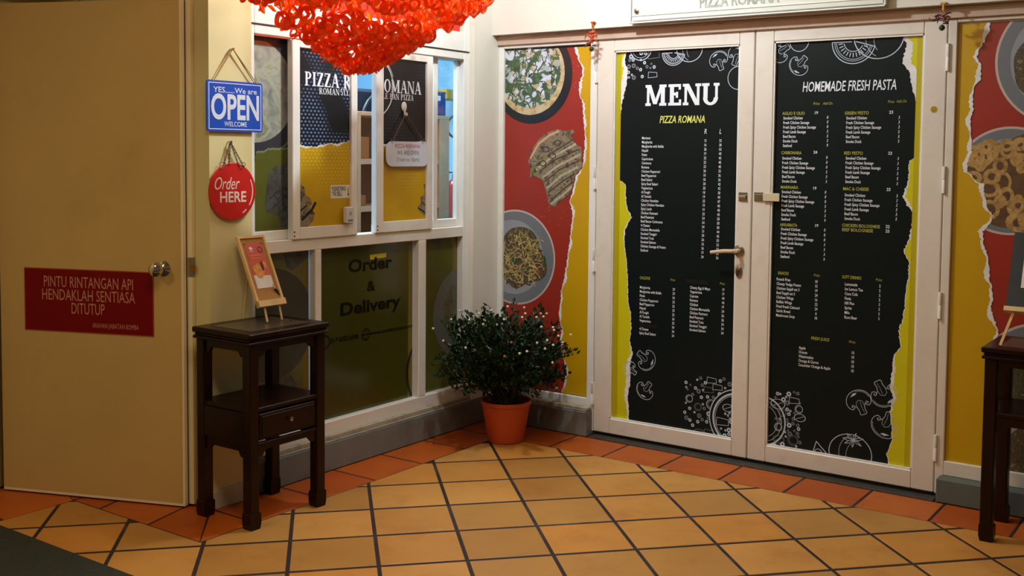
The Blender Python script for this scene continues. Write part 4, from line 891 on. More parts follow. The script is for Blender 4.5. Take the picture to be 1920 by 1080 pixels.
# office chair back seen in the gap
cb = empty('office_chair', (-1.2, LP(-1.2, 690, 300).y, 0)); thing(cb, 'dark office chair behind the plywood shelf inside the shop', 'chair')
c0 = LP(-1.2, 690, 215); M_BLK = mat('black_plastic', (28, 28, 34), .5)
MB().box(c0 + Vector((-.03, -.30, -.55)), c0 + Vector((.03, .22, .16)), .02).build('backrest', mat('dark_slate_fabric', (40, 46, 60), .8, var=.1), cb)
MB().tube([c0 + Vector((.045, .22 * math.cos(R(t_)) + .12, .20 * math.sin(R(t_)) - .05)) for t_ in range(20, 200, 15)], .014, 8).build('armrest', M_BLK, cb, smooth=True)
MB().box((c0.x - .5, c0.y - .28, .44), (c0.x - .0, c0.y + .2, .52), .03).build('seat', MATS['dark_slate_fabric'], cb)
MB().tube([(c0.x - .25, c0.y - .04, .44), (c0.x - .25, c0.y - .04, .06)], .03, 10).build('gas_lift', M_BLK, cb)
for t_ in range(5):
    a = t_ * 2 * math.pi / 5; MB().tube([(c0.x - .25, c0.y - .04, .09), (c0.x - .25 + .28 * math.cos(a), c0.y - .04 + .28 * math.sin(a), .05)], [.025, .015], 8).lathe([(.025, -.02), (.025, .02)], (c0.x - .25 + .28 * math.cos(a), c0.y - .04 + .28 * math.sin(a), .026), 'y', 12).build('leg', M_BLK, cb)
MB().box((c0.x - .012, c0.y - .06, .46), (c0.x + .03, c0.y + .0, c0.z - .5)).build('back_support', M_BLK, cb)
# yellow bracket shelf on the right interior wall, with bag and bottle
a = LP(-1.3, 838, 167); b = LP(-1.3, 862, 187)
o = MB().box((-1.5, a.y, b.z), (-1.3, 1.5, a.z), .003).build('wall_cabinet', mat('mustard_board', (206, 152, 26), .5)); thing(o, 'mustard yellow wall cabinet seen through the right pane', 'cabinet')
MB().box((-1.302, a.y + .01, b.z + .005), (-1.296, 1.49, a.z - .005)).build('cabinet_front', mat('mustard_front', (220, 166, 36), .45), o)
hc = LP(-.9, 858, 238)
o = MB().tube([hc + Vector((0, .11 * math.cos(R(t_)), .075 * math.sin(R(t_)))) for t_ in range(0, 361, 20)], .008, 8).build('coiled_hose', M_BLK, smooth=True); thing(o, 'black hose loop hanging inside behind the right pane', 'hose')
MB().tube([hc + Vector((0, .0, .075)), (hc.x, hc.y, 3.0)], .006, 6).build('hose_cord', M_STEEL, o)  # thin cord from the ceiling that carries the loop
# fire extinguisher
ep = LP(-.75, 853, 350); ey = ep.y
fe = empty('fire_extinguisher', (-.75, ey, 0)); thing(fe, 'red fire extinguisher on a stand behind the right pane', 'fire extinguisher')
zt = ep.z; M_FE = mat('fire_red', (176, 16, 22), .3)
MB().lathe([(.05, zt - .38), (.055, zt - .37), (.055, zt + .0), (.04, zt + .035), (.018, zt + .05)], (-.75, ey, 0), 'z', 20).build('cylinder', M_FE, fe, smooth=True)
MB().lathe([(.02, zt + .05), (.02, zt + .075), (.012, zt + .09)], (-.75, ey, 0), 'z', 12).box((-.80, ey - .01, zt + .085), (-.70, ey + .01, zt + .095)).build('valve', M_STEEL, fe)
MB().tube([(-.75, ey, zt + .07), (-.70, ey - .04, zt + .06), (-.69, ey - .06, zt - .05), (-.69, ey - .06, zt - .25)], .008, 6).build('hose', M_BLK, fe, smooth=True)
MB().box((-.82, ey - .07, 0), (-.68, ey + .07, zt - .381), .01).build('stand', mat('dark_cabinet', (50, 44, 44), .6), fe)
S((-2.5, -1.68, 0.0), (-.12, 1.5, .004), 'floor_interior', mat('interior_floor', (90, 80, 70), .6))

# ---------------------------------------------------------------- decoration of paper rings
dec = empty('paper_garland', (.28, -1.05, 2.3)); thing(dec, 'bright orange-red cluster of cut paper rings hanging before the order window', 'decoration')
def paper(name, c, t):
    m = bpy.data.materials.new(name); m.use_nodes = True; N = m.node_tree.nodes; L = m.node_tree.links; b = N['Principled BSDF']
    b.inputs['Base Color'].default_value = (*lin(c), 1); b.inputs['Roughness'].default_value = .35; tr = N.new('ShaderNodeBsdfTranslucent'); tr.inputs[0].default_value = (*lin(t), 1)
    mx = N.new('ShaderNodeMixShader'); mx.inputs[0].default_value = .5; L.new(b.outputs[0], mx.inputs[1]); L.new(tr.outputs[0], mx.inputs[2]); L.new(mx.outputs[0], N['Material Output'].inputs[0]); return m
M_PAPER = paper('orange_red_paper', (255, 116, 26), (255, 130, 30))
M_PAPER2 = paper('scarlet_paper', (255, 88, 18), (255, 100, 20))
DX = .38; RX, RY, HT = .34, .62, .30
c_tip = LP(DX, 668, 132); cy0 = c_tip.y; zt0 = c_tip.z
def ring_mesh(ro, ri, n=16, bend=.004):
    me = bpy.data.meshes.new('paper_ring'); vs = []; fs = []
    for s_ in (0, 1):
        for k_ in range(n):
            a = 2 * math.pi * k_ / n
            for r_ in (ri, ro): vs.append((bend * math.sin(a * 2) + s_ * .0012, r_ * math.cos(a), r_ * math.sin(a)))
    for k_ in range(n):
        a, b = 2 * k_, 2 * ((k_ + 1) % n); o_ = 2 * n
        fs += [(a, b, b + 1, a + 1), (a + o_, a + 1 + o_, b + 1 + o_, b + o_), (a + 1, b + 1, b + 1 + o_, a + 1 + o_), (a, a + o_, b + o_, b)]
    me.from_pydata(vs, [], fs); return me
rmesh = [ring_mesh(.030, .015), ring_mesh(.026, .012), ring_mesh(.033, .018)]
for me in rmesh: me.materials.append(M_PAPER)
rd = random.Random(9)
def surf(h, a, k=1.0):
    """Point of the hanging bowl of paper at height h above its tip, turned by a (0 faces the entrance)."""
    q = (.05 + .95 * min(1.25, h / HT) ** .9) * k
    return Vector((max(.03, DX + RX * q * math.cos(a)), cy0 + RY * q * math.sin(a), zt0 + h))
rows = [(.012, 5), (.05, 11), (.09, 22), (.125, 32), (.165, 44), (.245, 54), (.285, 60), (.34, 71)]
for h, n in rows:
    for i in range(n):
        a = -1.75 + 3.5 * (i + .5) / n + rd.uniform(-.02, .02); p = surf(h + rd.uniform(-.014, .014) + .012 * math.sin(a * 9), a, rd.uniform(1.0, 1.07))
        o = bpy.data.objects.new('paper_ring', rmesh[rd.randrange(3)]); COL.objects.link(o); o.parent = dec; o.location = p - dec.location
        o.rotation_euler = (rd.uniform(-.5, .5), rd.uniform(-.2, .6), a * .6 - .5 + rd.uniform(-.5, .5))
fp = MB(); fp2 = MB()
for i in range(1900):
    h = .012 + .42 * rd.random() ** .8
    gap = .192 < h < .214     # a thin open line between two tiers, where the white frame shows through
    if gap and rd.random() < .9: continue
    a = rd.uniform(-1.9, 1.9); c_ = surf(h, a, rd.uniform(.66, .95))
    d_ = Vector((rd.gauss(0, .5), rd.gauss(0, .7), -1)).normalized() * rd.uniform(.02, .05); s_ = Vector((rd.gauss(0, 1), rd.gauss(0, 1), rd.gauss(0, .5))).normalized() * rd.uniform(.006, .015); n_ = d_.cross(s_).normalized() * rd.uniform(.003, .010)
    (fp if i % 3 else fp2).add([c_ - s_, c_ + n_, c_ + s_, c_ - s_ * .6 + d_, c_ + d_ * 1.1 - n_, c_ + s_ * .6 + d_], [(0, 1, 4, 3), (1, 2, 5, 4)])
fp.build('folded_paper', M_PAPER, dec, kind='stuff'); fp2.build('folded_paper', M_PAPER2, dec, kind='stuff')
MB().tube([(DX, cy0, zt0 + .03), (DX, cy0, 3.0)], .003, 6).build('cord', M_STRING, dec)
hp_ = [surf(.42, R(t_), .95) for t_ in range(-110, 111, 10)]
MB().tube(hp_, .004, 6).tube([hp_[4], (DX, cy0, zt0 + .56), hp_[-5]], .002, 4).build('hoop', M_BRASS, dec)

# ---------------------------------------------------------------- signs on the left wall
PS = LWp(.012)
def nail(name, p, label, group=None):
    o = MB().tube([p + Vector((-.012, 0, 0)), p + Vector((.012, 0, .001))], .0025, 8).lathe([(.005, .011), (.005, .013)], p, 'x', 10).build(name, M_STEEL); tag(o, label, 'nail', 'nails in the cream wall'); return o
# blue open sign
s = empty('open_sign', (.012, -1.745, 1.65)); thing(s, 'blue rectangular hanging sign reading YES We are OPEN WELCOME', 'sign')
pts = [PS.px(388, 147.5), PS.px(493, 158), PS.px(490.5, 253), PS.px(386, 241)]
u0 = (pts[0][0] + pts[3][0]) / 2; u1 = (pts[1][0] + pts[2][0]) / 2; v1 = (pts[0][1] + pts[1][1]) / 2; v0 = (pts[2][1] + pts[3][1]) / 2
def rrect(u0, u1, v0, v1, r, n=5):
    out = []
    for cx_, cy_, a0 in ((u1 - r, v0 + r, -90), (u1 - r, v1 - r, 0), (u0 + r, v1 - r, 90), (u0 + r, v0 + r, 180)):
        out += [(cx_ + r * math.cos(R(a0 + 90 * i / n)), cy_ + r * math.sin(R(a0 + 90 * i / n))) for i in range(n + 1)]
    return out
MB().prism([PS.at(a, b, -.004) for a, b in rrect(u0, u1, v0, v1, .012)], (.006, 0, 0)).build('sign_board', mat('blue_sign_plastic', (28, 78, 190), .35), s)
k = Ink(PS, .003); b_ = .010; wln = .0035
for a in ([(u0 + b_, v0 + b_), (u1 - b_, v0 + b_)], [(u1 - b_, v0 + b_), (u1 - b_, v1 - b_)], [(u1 - b_, v1 - b_), (u0 + b_, v1 - b_)], [(u0 + b_, v1 - b_), (u0 + b_, v0 + b_)]): k.line(a, wln)
uc = (u0 + u1) / 2
k.text('YES......We are', uc, v1 - .048, .022, bold=.012, align='c', width=.222); k.text('OPEN', uc, v0 + .052, .098, bold=.025, align='c', width=.245); k.text('WELCOME', uc, v0 + .022, .019, bold=.012, align='c', width=.115)
k.build('sign_lettering', mat('white_sign_ink', (215, 222, 240), .5), s)
nz = LWp(.01).px(434, 92); NP = Vector((.01, nz[0], nz[1])); nail('wall_nail', NP, 'upper nail in the cream wall holding the blue sign')
MB().tube([PS.at(u0 + .035, v1 - .004, 0), NP + Vector((.004, -.004, 0)), NP + Vector((.004, .004, 0)), PS.at(u1 - .04, v1 - .004, 0)], .0022, 6).tube([PS.at(u0 + .033, v1 - .004, .003), NP + Vector((.007, -.002, -.004)), NP + Vector((.007, .004, -.002)), PS.at(u1 - .03, v1 - .004, .003)], .002, 6).build('hanging_cord', M_STRING, s)
# round order sign
s = empty('order_sign', (.012, -1.765, 1.3)); thing(s, 'round red hanging sign reading Order HERE', 'sign')
c = PS.px(435.5, 359); rr = .118
MB().lathe([(rr, -.003), (rr, .004), (rr - .002, .005)], PS.at(c[0], c[1]), 'x', 56).build('sign_disc', mat('red_sign_plastic', (204, 34, 30), .35), s)
k = Ink(PS, .0054); k.textpx('HERE', (411, 380), (460, 377), .042, bold=.02); k.textpx('Order', (401, 358), (448, 352), .05, shear=.35, bold=.0)
k.ring(c, rr * .86, .005, -35, 28, 20); k.ring(c, rr * .86, .005, -62, -48, 8); k.build('sign_lettering', mat('cream_sign_ink', (244, 226, 214), .5), s)
nz = LWp(.01).px(430, 266); NP = Vector((.01, nz[0], nz[1])); nail('wall_nail', NP, 'lower nail in the cream wall holding the round red sign')
def chain(mb, a, b, link=.009, r=.0016):
    a, b = Vector(a), Vector(b); n = max(2, int((b - a).length / (link * .75))); d = (b - a).normalized(); s1_ = d.orthogonal().normalized(); s2_ = d.cross(s1_)
    for i in range(n):
        c_ = a + (b - a) * ((i + .5) / n); s_ = s1_ if i % 2 else s2_
        mb.tube([c_ + d * link * .5 * math.cos(t_) + s_ * link * .3 * math.sin(t_) for t_ in [2 * math.pi * q_ / 8 for q_ in range(9)]], r, 4, False)
m_ = MB()
for du in (-.05, -.022, .03, .055): chain(m_, NP + Vector((.006, 0, 0)), PS.at(c[0] + du, c[1] + rr - .012 - abs(du) * .1, .006))
m_.build('hanging_chain', M_CHAIN, s)
m_ = MB()
for du in (-.052, .048): m_.tube([PS.at(c[0] + du + .014 * math.cos(t_), c[1] + rr - .012 + .014 * math.sin(t_), .004 + .006 * math.sin(t_ * 2)) for t_ in [2 * math.pi * q_ / 14 for q_ in range(15)]], .0013, 5, False)
m_.build('split_ring', M_STEEL, s)

# hook and white opening-hours sign on the right sash
PH = LWp(-.014)
hp = PH.px(762, 200); HP = Vector((-.0315, hp[0], hp[1]))
o = MB().lathe([(.018, .0), (.018, .004), (.012, .008)], HP, 'x', 20, Matrix.Diagonal((1, 1, 1.35))).box(HP + Vector((.004, -.006, -.045)), HP + Vector((.010, .006, 0)), .002).box(HP + Vector((.006, -.006, -.047)), HP + Vector((.020, .006, -.040)), .002).box(HP + Vector((.017, -.006, -.045)), HP + Vector((.021, .006, -.030)), .001).build('suction_hook', mat('white_plastic', (226, 226, 224), .35), smooth=True)
thing(o, 'white plastic hook stuck on the black film of the right sash', 'hook')
s = empty('hours_sign', (-.01, PH.px(763, 290)[0], 1.6)); thing(s, 'small white rounded hanging sign with opening hours 11am to 10pm', 'sign')
a, b = PH.px(724, 290)[0], PH.px(803.5, 290)[0]; v1 = (PH.px(740, 267)[1] + PH.px(795, 264)[1]) / 2; v0 = (PH.px(740, 313)[1] + PH.px(790, 311)[1]) / 2
MB().prism([PH.at(q[0], q[1], -.003) for q in rrect(a, b, v0, v1, .042, 6)], (.004, 0, 0)).build('sign_board', mat('white_sign_plastic', (214, 220, 236), .4), s)
k = Ink(PH, .0015); k.text('PIZZA ROMANA', (a + b) / 2, v1 - .032, .019, align='c', width=.185); k.build('red_lettering', mat('red_sign_ink', (190, 60, 90), .5), s)
k = Ink(PH, .0015); k.text('WE ARE OPEN', (a + b) / 2, v1 - .066, .021, align='c', width=.16); k.text('(11am to 10pm)', (a + b) / 2, v1 - .098, .019, align='c', width=.165); k.build('grey_lettering', mat('grey_sign_ink', (92, 104, 112), .5), s)
m_ = MB(); hk = HP + Vector((.014, 0, -.038)); e1 = PH.at(a + .045, v1 + .002, .002); e2 = PH.at(b - .04, v1 + .002, .002)
chain(m_, hk + Vector((0, -.002, 0)), e1, .008, .0012); chain(m_, hk + Vector((0, .002, 0)), e2, .008, .0012); m_.build('hanging_chain', M_CHAIN, s)
m_ = MB()
for e_ in (e1, e2): m_.tube([e_ + Vector((.004 * math.sin(t_ * 2), .012 * math.cos(t_), .012 * math.sin(t_))) for t_ in [2 * math.pi * q_ / 14 for q_ in range(15)]], .0013, 5, False)
m_.build('split_ring', M_STEEL, s)

# ring-the-bell card and door bell on left sash
q = [G1.px(x, y) for x, y in ((620, 372), (657, 372), (657, 347), (620, 348))]
PC = LWp(-.0325)
q = [PC.px(x, y) for x, y in ((620, 372), (656, 372), (656, 346.5), (620, 347.5))]
o = MB().prism([PC.at(a, b, 0) for a, b in ((q[0][0], q[0][1]), (q[1][0], q[0][1]), (q[1][0], q[2][1]), (q[0][0], q[2][1]))], (.0012, 0, 0)).build('bell_card', mat('white_card', (222, 220, 208), .5)); thing(o, 'small white card reading PLEASE RING THE BELL on yellow film', 'card')
k = Ink(PC, .0015); k.textpx('PLEASE RING', (622, 358), (648, 357.5), .020, bold=.02); k.textpx('THE BELL', (622, 367.5), (641, 367.5), .020, bold=.02)
u, v = PC.px(652.5, 360); k.line([(u, v + .022), (u, v - .01)], .004); k.poly([(u - .006, v - .008), (u + .006, v - .008), (u, v - .02)]); k.build('card_lettering', M_GASKET, o)
PB = LWp(.006); a, b = PB.px(650, 400)[0], PB.px(664, 400)[0]; v0, v1 = PB.px(657, 418)[1], PB.px(657, 388)[1]
o = MB().box((-.0178, a, v0), (.006, b, v1), .003).build('door_bell', mat('bell_plastic', (214, 214, 216), .35)); thing(o, 'white box-shaped door bell stuck to the left sash stile', 'door bell')
MB().lathe([(.008, 0), (.008, .003)], (.006, (a + b) / 2, (v0 + v1) / 2 + .01), 'x', 14).build('bell_button', mat('bell_button', (170, 176, 190), .3), o)
MB().box((.006, a + .008, v0 + .008), (.0066, b - .008, v0 + .016)).build('bell_label', M_CHALKD, o)

# ---------------------------------------------------------------- sign board above the doors
PA = RWp(-.03)
a, b = PA.px(1181, 40)[0], PA.px(1661, 10)[0]; v0 = (PA.px(1200, 44)[1] + PA.px(1640, 12)[1]) / 2; v1 = v0 + .42
s = empty('shop_sign_board', ((a + b) / 2, -.02, v0)); thing(s, 'white acrylic shop sign board on standoffs above the double door', 'sign')
MB().box((a + .012, -.03, v0 + .012), (b - .012, -.024, v1), .002).build('acrylic_sheet', mat('frosted_acrylic', (216, 216, 206), .2, spec=.6), s)
MB().box((a, -.018, v0), (b, -.012, v1)).build('backing_sheet', mat('clear_white_backing', (226, 226, 220), .3), s)
for nm, x0, x1, z0, z1 in (('edge_strip', a, b, v0, v0 + .006), ('edge_strip', a + .01, b - .01, v0 + .034, v0 + .038), ('edge_strip', a, a + .006, v0, v1), ('edge_strip', b - .006, b, v0, v1)): MB().box((x0, -.034, z0), (x1, -.018, z1), .001).build(nm, mat('polished_edge', (236, 236, 228), .15), s)
for x_ in (a + .04, b - .04):
    for z_ in (v0 + .06, v1 - .05): MB().lathe([(.009, 0), (.009, .032), (.012, .033), (.012, .04), (.009, .042)], (x_, -.0005, z_), 'y', 16).build('standoff', M_STEEL, s, smooth=True)
k = Ink(RWp(-.0305), .0005); k.text('PIZZA ROMANA', RWp(-.0305).px(1385, 6)[0], RWp(-.0305).px(1385, 9)[1], .05, align='c', width=.40, bold=.03); k.build('sign_lettering', mat('silver_letter', (158, 156, 146), .3, var=.3, scale=60), s)

# dried chilli and lime charms on hooks
def charm(px, top, bot, label, cols, seed, Y=-.012):
    P = RWp(Y); r_ = random.Random(seed); u, vt = P.px(px, top); _, vb = P.px(px, bot)
    s = empty('hanging_charm', (u, Y, vt)); thing(s, label, 'charm', 'dried chilli charms over the doors')
    MB().box((u - .012, Y - .006, vt - .004), (u + .012, Y + .012, vt + .004), .001).box((u - .004, Y - .005, vt - .03), (u + .004, Y, vt)).build('hook', M_BRASS, s)
    MB().tube([(u, Y - .003, vt - .02), (u + .002, Y - .004, (vt + vb) / 2), (u, Y - .003, vb)], .0012, 5).build('thread', M_STRING, s)
    n = 10
    for i in range(n):
        z = vt - .045 - (vt - vb - .085) * i / (n - 1) + r_.uniform(-.004, .004); an = r_.uniform(-.5, .9) + (math.pi if i % 2 else 0); L_ = r_.choice([.022, .03, .034, .042, .056]); cv = r_.uniform(-.018, .018); yy = Y - .006 - r_.uniform(0, .012)
        dx_, dz_ = math.cos(an), math.sin(an) * .5
        MB().tube([(u - dx_ * .012 + cv * .3, yy, z - dz_ * .012), (u + dx_ * L_ * .25, yy - .004, z + dz_ * L_ * .25 + cv * .5), (u + dx_ * L_ * .6, yy - .005, z + dz_ * L_ * .6 + cv), (u + dx_ * L_ * .9, yy - .002, z + dz_ * L_ + cv * .6), (u + dx_ * L_, yy, z + dz_ * L_ - cv * .3)], [.003, .0055, .0052, .0032, .0008], 7).build('dried_chilli', cols[i % len(cols)], s, smooth=True)
    MB().lathe([(.002, -.013), (.010, -.008), (.013, 0), (.010, .008), (.002, .013)], (u, Y - .012, vb + .010), 'z', 14).build('dried_lime', mat('dried_lime_skin', (52, 46, 30), .6, var=.3, scale=40), s, smooth=True)
    MB().box((u + .004, Y - .012, vb + .024), (u + .026, Y - .010, vb + .030)).build('charcoal_bit', M_GASKET, s)
charm(1112, 42, 96, 'orange dried chilli charm on a brass hook left of the doors', [mat('dried_orange_chilli', (196, 84, 40), .5, var=.2), mat('dried_rust_chilli', (160, 62, 36), .5, var=.2)], 1)
charm(1769, 6, 57, 'dark brown dried chilli charm at the upper right door corner', [mat('dried_brown_chilli', (110, 52, 36), .5, var=.2), mat('dried_dark_chilli', (70, 36, 28), .5, var=.2)], 2)

# ---------------------------------------------------------------- wooden stands
def stand(name, loc, rz, label, drawer, H=.77, wx=.42, dy=.345):
    """Local frame: x along the wide front, front face towards -y, origin at the floor under the middle."""
    s = empty(name, loc, rz); LOCAL.add(s.name); thing(s, label, 'side table', 'dark wooden side tables')
    hx, hy = wx / 2 - .012, dy / 2 - .012; lw = .046
    b = MB().box((-wx / 2, -dy / 2, H - .022), (wx / 2, dy / 2, H), .004).box((-wx / 2 + .008, -dy / 2 + .008, H - .034), (wx / 2 - .008, dy / 2 - .008, H - .022), .003).box((-wx / 2 + .002, -dy / 2 + .002, H - .046), (wx / 2 - .002, dy / 2 - .002, H - .034), .003)
    b.build('table_top', M_WOODD, s)
    MB().box((-wx / 2 + .055, -dy / 2 + .055, H - .001), (wx / 2 - .055, dy / 2 - .055, H + .0012)).build('top_inlay', mat('worn_grey_brown_inlay', (76, 66, 52), .3, var=.25, scale=9), s, label='greyish inset panel in the top')
    for sx in (-1, 1):
        for sy in (-1, 1):
            x1, y1_ = sx * hx, sy * hy; x0, y0_ = x1 - sx * lw, y1_ - sy * lw
            m_ = MB().box((x0, y0_, .06), (x1, y1_, H - .046), .004)
            m_.prism([(x0 - sx * .0, y0_, .0), (x1 - sx * .004, y0_, .0), (x1 + sx * .002, y0_, .02), (x1 + sx * .002, y0_, .06), (x1, y0_, .066), (x0, y0_, .066), (x0 - sx * .006, y0_, .058), (x0 - sx * .006, y0_, .02)], (0, y1_ + sy * .002 - y0_, 0))
            m_.build('leg', M_WOODD, s)
    def apron(z1, h, nm):
        for sy in (-1, 1):
            y = sy * (hy - .01); n = 10; x_in = hx - lw
            pts = [(-x_in, y, z1), (x_in, y, z1), (x_in, y, z1 - h), (x_in - .02, y, z1 - h), (x_in - .04, y, z1 - h * .62), (x_in - .055, y, z1 - h * .55), (-x_in + .055, y, z1 - h * .55), (-x_in + .04, y, z1 - h * .62), (-x_in + .02, y, z1 - h), (-x_in, y, z1 - h)]
            MB().prism(pts, (0, -sy * .014, 0)).build(nm, M_WOODD, s)
        for sx in (-1, 1):
            x = sx * (hx - .01); y_in = hy - lw
            pts = [(x, -y_in, z1), (x, y_in, z1), (x, y_in, z1 - h), (x, y_in - .02, z1 - h), (x, y_in - .035, z1 - h * .6), (x, -y_in + .035, z1 - h * .6), (x, -y_in + .02, z1 - h), (x, -y_in, z1 - h)]
            MB().prism(pts, (-sx * .014, 0, 0)).build(nm, M_WOODD, s)
    apron(H - .046, .05, 'apron')
    zs_ = .475 if drawer else .505
    MB().box((-hx + .006, -hy + .004, zs_ - .018), (hx - .006, hy - .004, zs_), .003).build('shelf', M_WOODD, s)
    if drawer:
        for sx in (-1, 1): MB().box((sx * (hx - .008) - .006, -hy + lw, .335), (sx * (hx - .008) + .006, hy - lw, zs_ - .018)).build('side_panel', M_WOODD, s)
        MB().box((-hx + lw, hy - .02, .335), (hx - lw, hy - .008, zs_ - .018)).build('back_panel', M_WOODD, s)
        d = MB().box((-hx + lw + .006, -hy + .004, .345), (hx - lw - .006, -hy + .02, zs_ - .026), .003).box((-hx + lw + .016, -hy + .0005, .355), (hx - lw - .016, -hy + .005, zs_ - .036), .002).build('drawer', M_WOODD, s)
        MB().lathe([(.004, 0), (.004, .008), (.009, .010), (.009, .016), (.004, .019)], (0, -hy, .405), 'y', 12).build('knob', M_STEEL, d, smooth=True)
        MB().box((-hx + lw, -hy + .004, .322), (hx - lw, -hy + .02, .336), .002).build('lower_rail', M_WOODD, s)
        apron(.335, .055, 'apron')
    else:
        apron(zs_ - .018, .06, 'apron')
    return s
t1 = stand('side_table', (.168, -1.757, 0), R(90), 'dark rosewood side table with drawer beside the fire door', True)
t2 = stand('side_table', (2.875, -.215, 0), 0, 'dark wooden side table cut off by the right edge, without drawer', False, .755, .46, .34)

# ---------------------------------------------------------------- easels
def px_at_x(x, a, b): return LP(x, a, b)
# left cork board easel: leans back towards the wall
B0, B1 = LP(.155, 484, 578), LP(.155, 534, 566); T0, T1 = LP(.045, 443, 445), LP(.045, 494, 440)
zb = (B0.z + B1.z) / 2; ztp = (T0.z + T1.z) / 2; yb0, yb1 = B0.y, B1.y
e = empty('easel_board', (.13, (yb0 + yb1) / 2, .771)); thing(e, 'small cork board on a pine easel standing on the drawer table', 'easel', 'small pine easels on the side tables')
o_ = Vector((.155, yb0, zb)); uu = (Vector((.155, yb1, zb)) - o_); vv = Vector((.045 - .155, (T0.y - yb0), ztp - zb)); Wd, Hd = uu.length, vv.length
EP = Plane(tuple(o_), tuple(uu), tuple(vv)); EP.n = EP.u.cross(EP.v).normalized()
def ebox(P, u0, u1, v0, v1, a, b): return MB().add([P.at(u, v, l) for u in (u0, u1) for v in (v0, v1) for l in (a, b)], [(0, 1, 3, 2), (4, 6, 7, 5), (0, 4, 5, 1), (2, 3, 7, 6), (0, 2, 6, 4), (1, 5, 7, 3)])
fw = .010
ebox(EP, fw, Wd - fw, fw, Hd - fw, -.008, -.003).build('cork_panel', mat('tan_cork', (176, 128, 72), .85, var=.08, scale=80), e)
for nm, a in (('frame_side', (0, fw, 0, Hd)), ('frame_side', (Wd - fw, Wd, 0, Hd)), ('frame_top', (fw, Wd - fw, Hd - fw, Hd))): ebox(EP, *a, -.010, .004).build(nm, M_PINE, e)
ebox(EP, .0, Wd, -.004, .022, -.010, .012).build('ledge', M_PINE, e)
for u in (Wd * .25, Wd * .8):
    f0 = EP.at(u, .0, -.004); MB().tube([f0, Vector((f0.x + .018, f0.y, .7755))], .0045, 6).build('front_leg', M_PINE, e)
f0 = EP.at(Wd * .5, Hd * .85, -.012); MB().tube([f0, Vector((.03, f0.y - .03, .7755))], .0045, 6).build('rear_leg', M_PINE, e)
f0 = EP.at(0, .06, -.01); 
# flyer pinned on the board
def epx(x, y): return EP.px(x, y)
cr = [(461, 454), (498, 452), (522, 537), (484, 541)]
fc = [(Wd * .2, Hd * .24), (Wd * .80, Hd * .24), (Wd * .86, Hd * .9), (Wd * .16, Hd * .9)]
fx0, fx1, fy0, fy1 = Wd * .2, Wd * .82, Hd * .25, Hd * .9; rcF = (fx0, fx1, fy0, fy1); H_ = fy1 - fy0; W_ = fx1 - fx0
pf = ebox(EP, fx0, fx1, fy0, fy1, -.0028, -.002).build('flyer', mat('coral_flyer', (208, 92, 76), .5), e, label='coral and white flyer with a jar picture')
Ink(EP, -.0016, rcF).poly([(fx0, fy0), (fx1, fy0), (fx1, fy0 + H_ * .26), (fx0, fy0 + H_ * .30)]).build('flyer_white', M_TEAR, pf)
k = Ink(EP, -.0013, rcF); k.poly(blob((fx0 + W_ * .4, fy0 + H_ * .38), W_ * .28, H_ * .17, 4)); k.poly(blob((fx0 + W_ * .8, fy0 + H_ * .5), W_ * .14, H_ * .07, 5)); k.build('flyer_food', mat('flyer_orange', (222, 150, 72), .5, var=.2, scale=60), pf)
k = Ink(EP, -.0010, rcF); k.poly(blob((fx0 + W_ * .66, fy0 + H_ * .48), W_ * .09, H_ * .10, 6)); k.build('flyer_sauce', mat('flyer_maroon', (96, 28, 20), .5), pf)
k = Ink(EP, -.0010, rcF); k.line([(fx0 + W_ * .15, fy0 + H_ * .72), (fx0 + W_ * .75, fy0 + H_ * .72)], .006); k.line([(fx0 + W_ * .12, fy0 + H_ * .66), (fx0 + W_ * .7, fy0 + H_ * .66)], .005); k.build('flyer_bars', mat('flyer_orange_bar', (236, 124, 66), .5), pf)
k = Ink(EP, -.0010, rcF); k.ring((fx0 + W_ * .82, fy0 + H_ * .84), W_ * .13, .004); k.build('flyer_ring', mat('flyer_dark_ring', (110, 30, 30), .5), pf)
k = Ink(EP, -.0009, rcF); k.poly(blob((fx0 + W_ * .3, fy0 + H_ * .88), W_ * .10, H_ * .035, 9)); k.line([(fx0 + W_ * .2, fy0 + H_ * .82), (fx0 + W_ * .4, fy0 + H_ * .82)], .003); k.build('flyer_logo', M_INK, pf)
for i, (a, b) in enumerate(((fx0, fy1), (fx1, fy1))):
    MB().lathe([(.003, 0), (.004, .004), (.002, .006)], EP.at(a, b, -.001), 'x', 8).build('push_pin', M_BRASS, e)
p_ = EP.at(Wd * .78, Hd * .22, .003)
MB().tube([p_, p_ + Vector((.004, .035, -.045))], .004, 6).build('clip', M_GASKET, e); MB().tube([p_ + Vector((0, -.012, .02)), p_ + Vector((0, .0, .0)), p_ + Vector((0, .02, -.012))], .0025, 6).build('clip_wire', M_CHROME, e)
o = MB().lathe([(.004, 0), (.006, .003), (.004, .006)], (.205, yb1 - .01, .7712), 'z', 10).build('loose_pin', M_GASKET); thing(o, 'tiny black push pin lying on the drawer table top', 'pin')

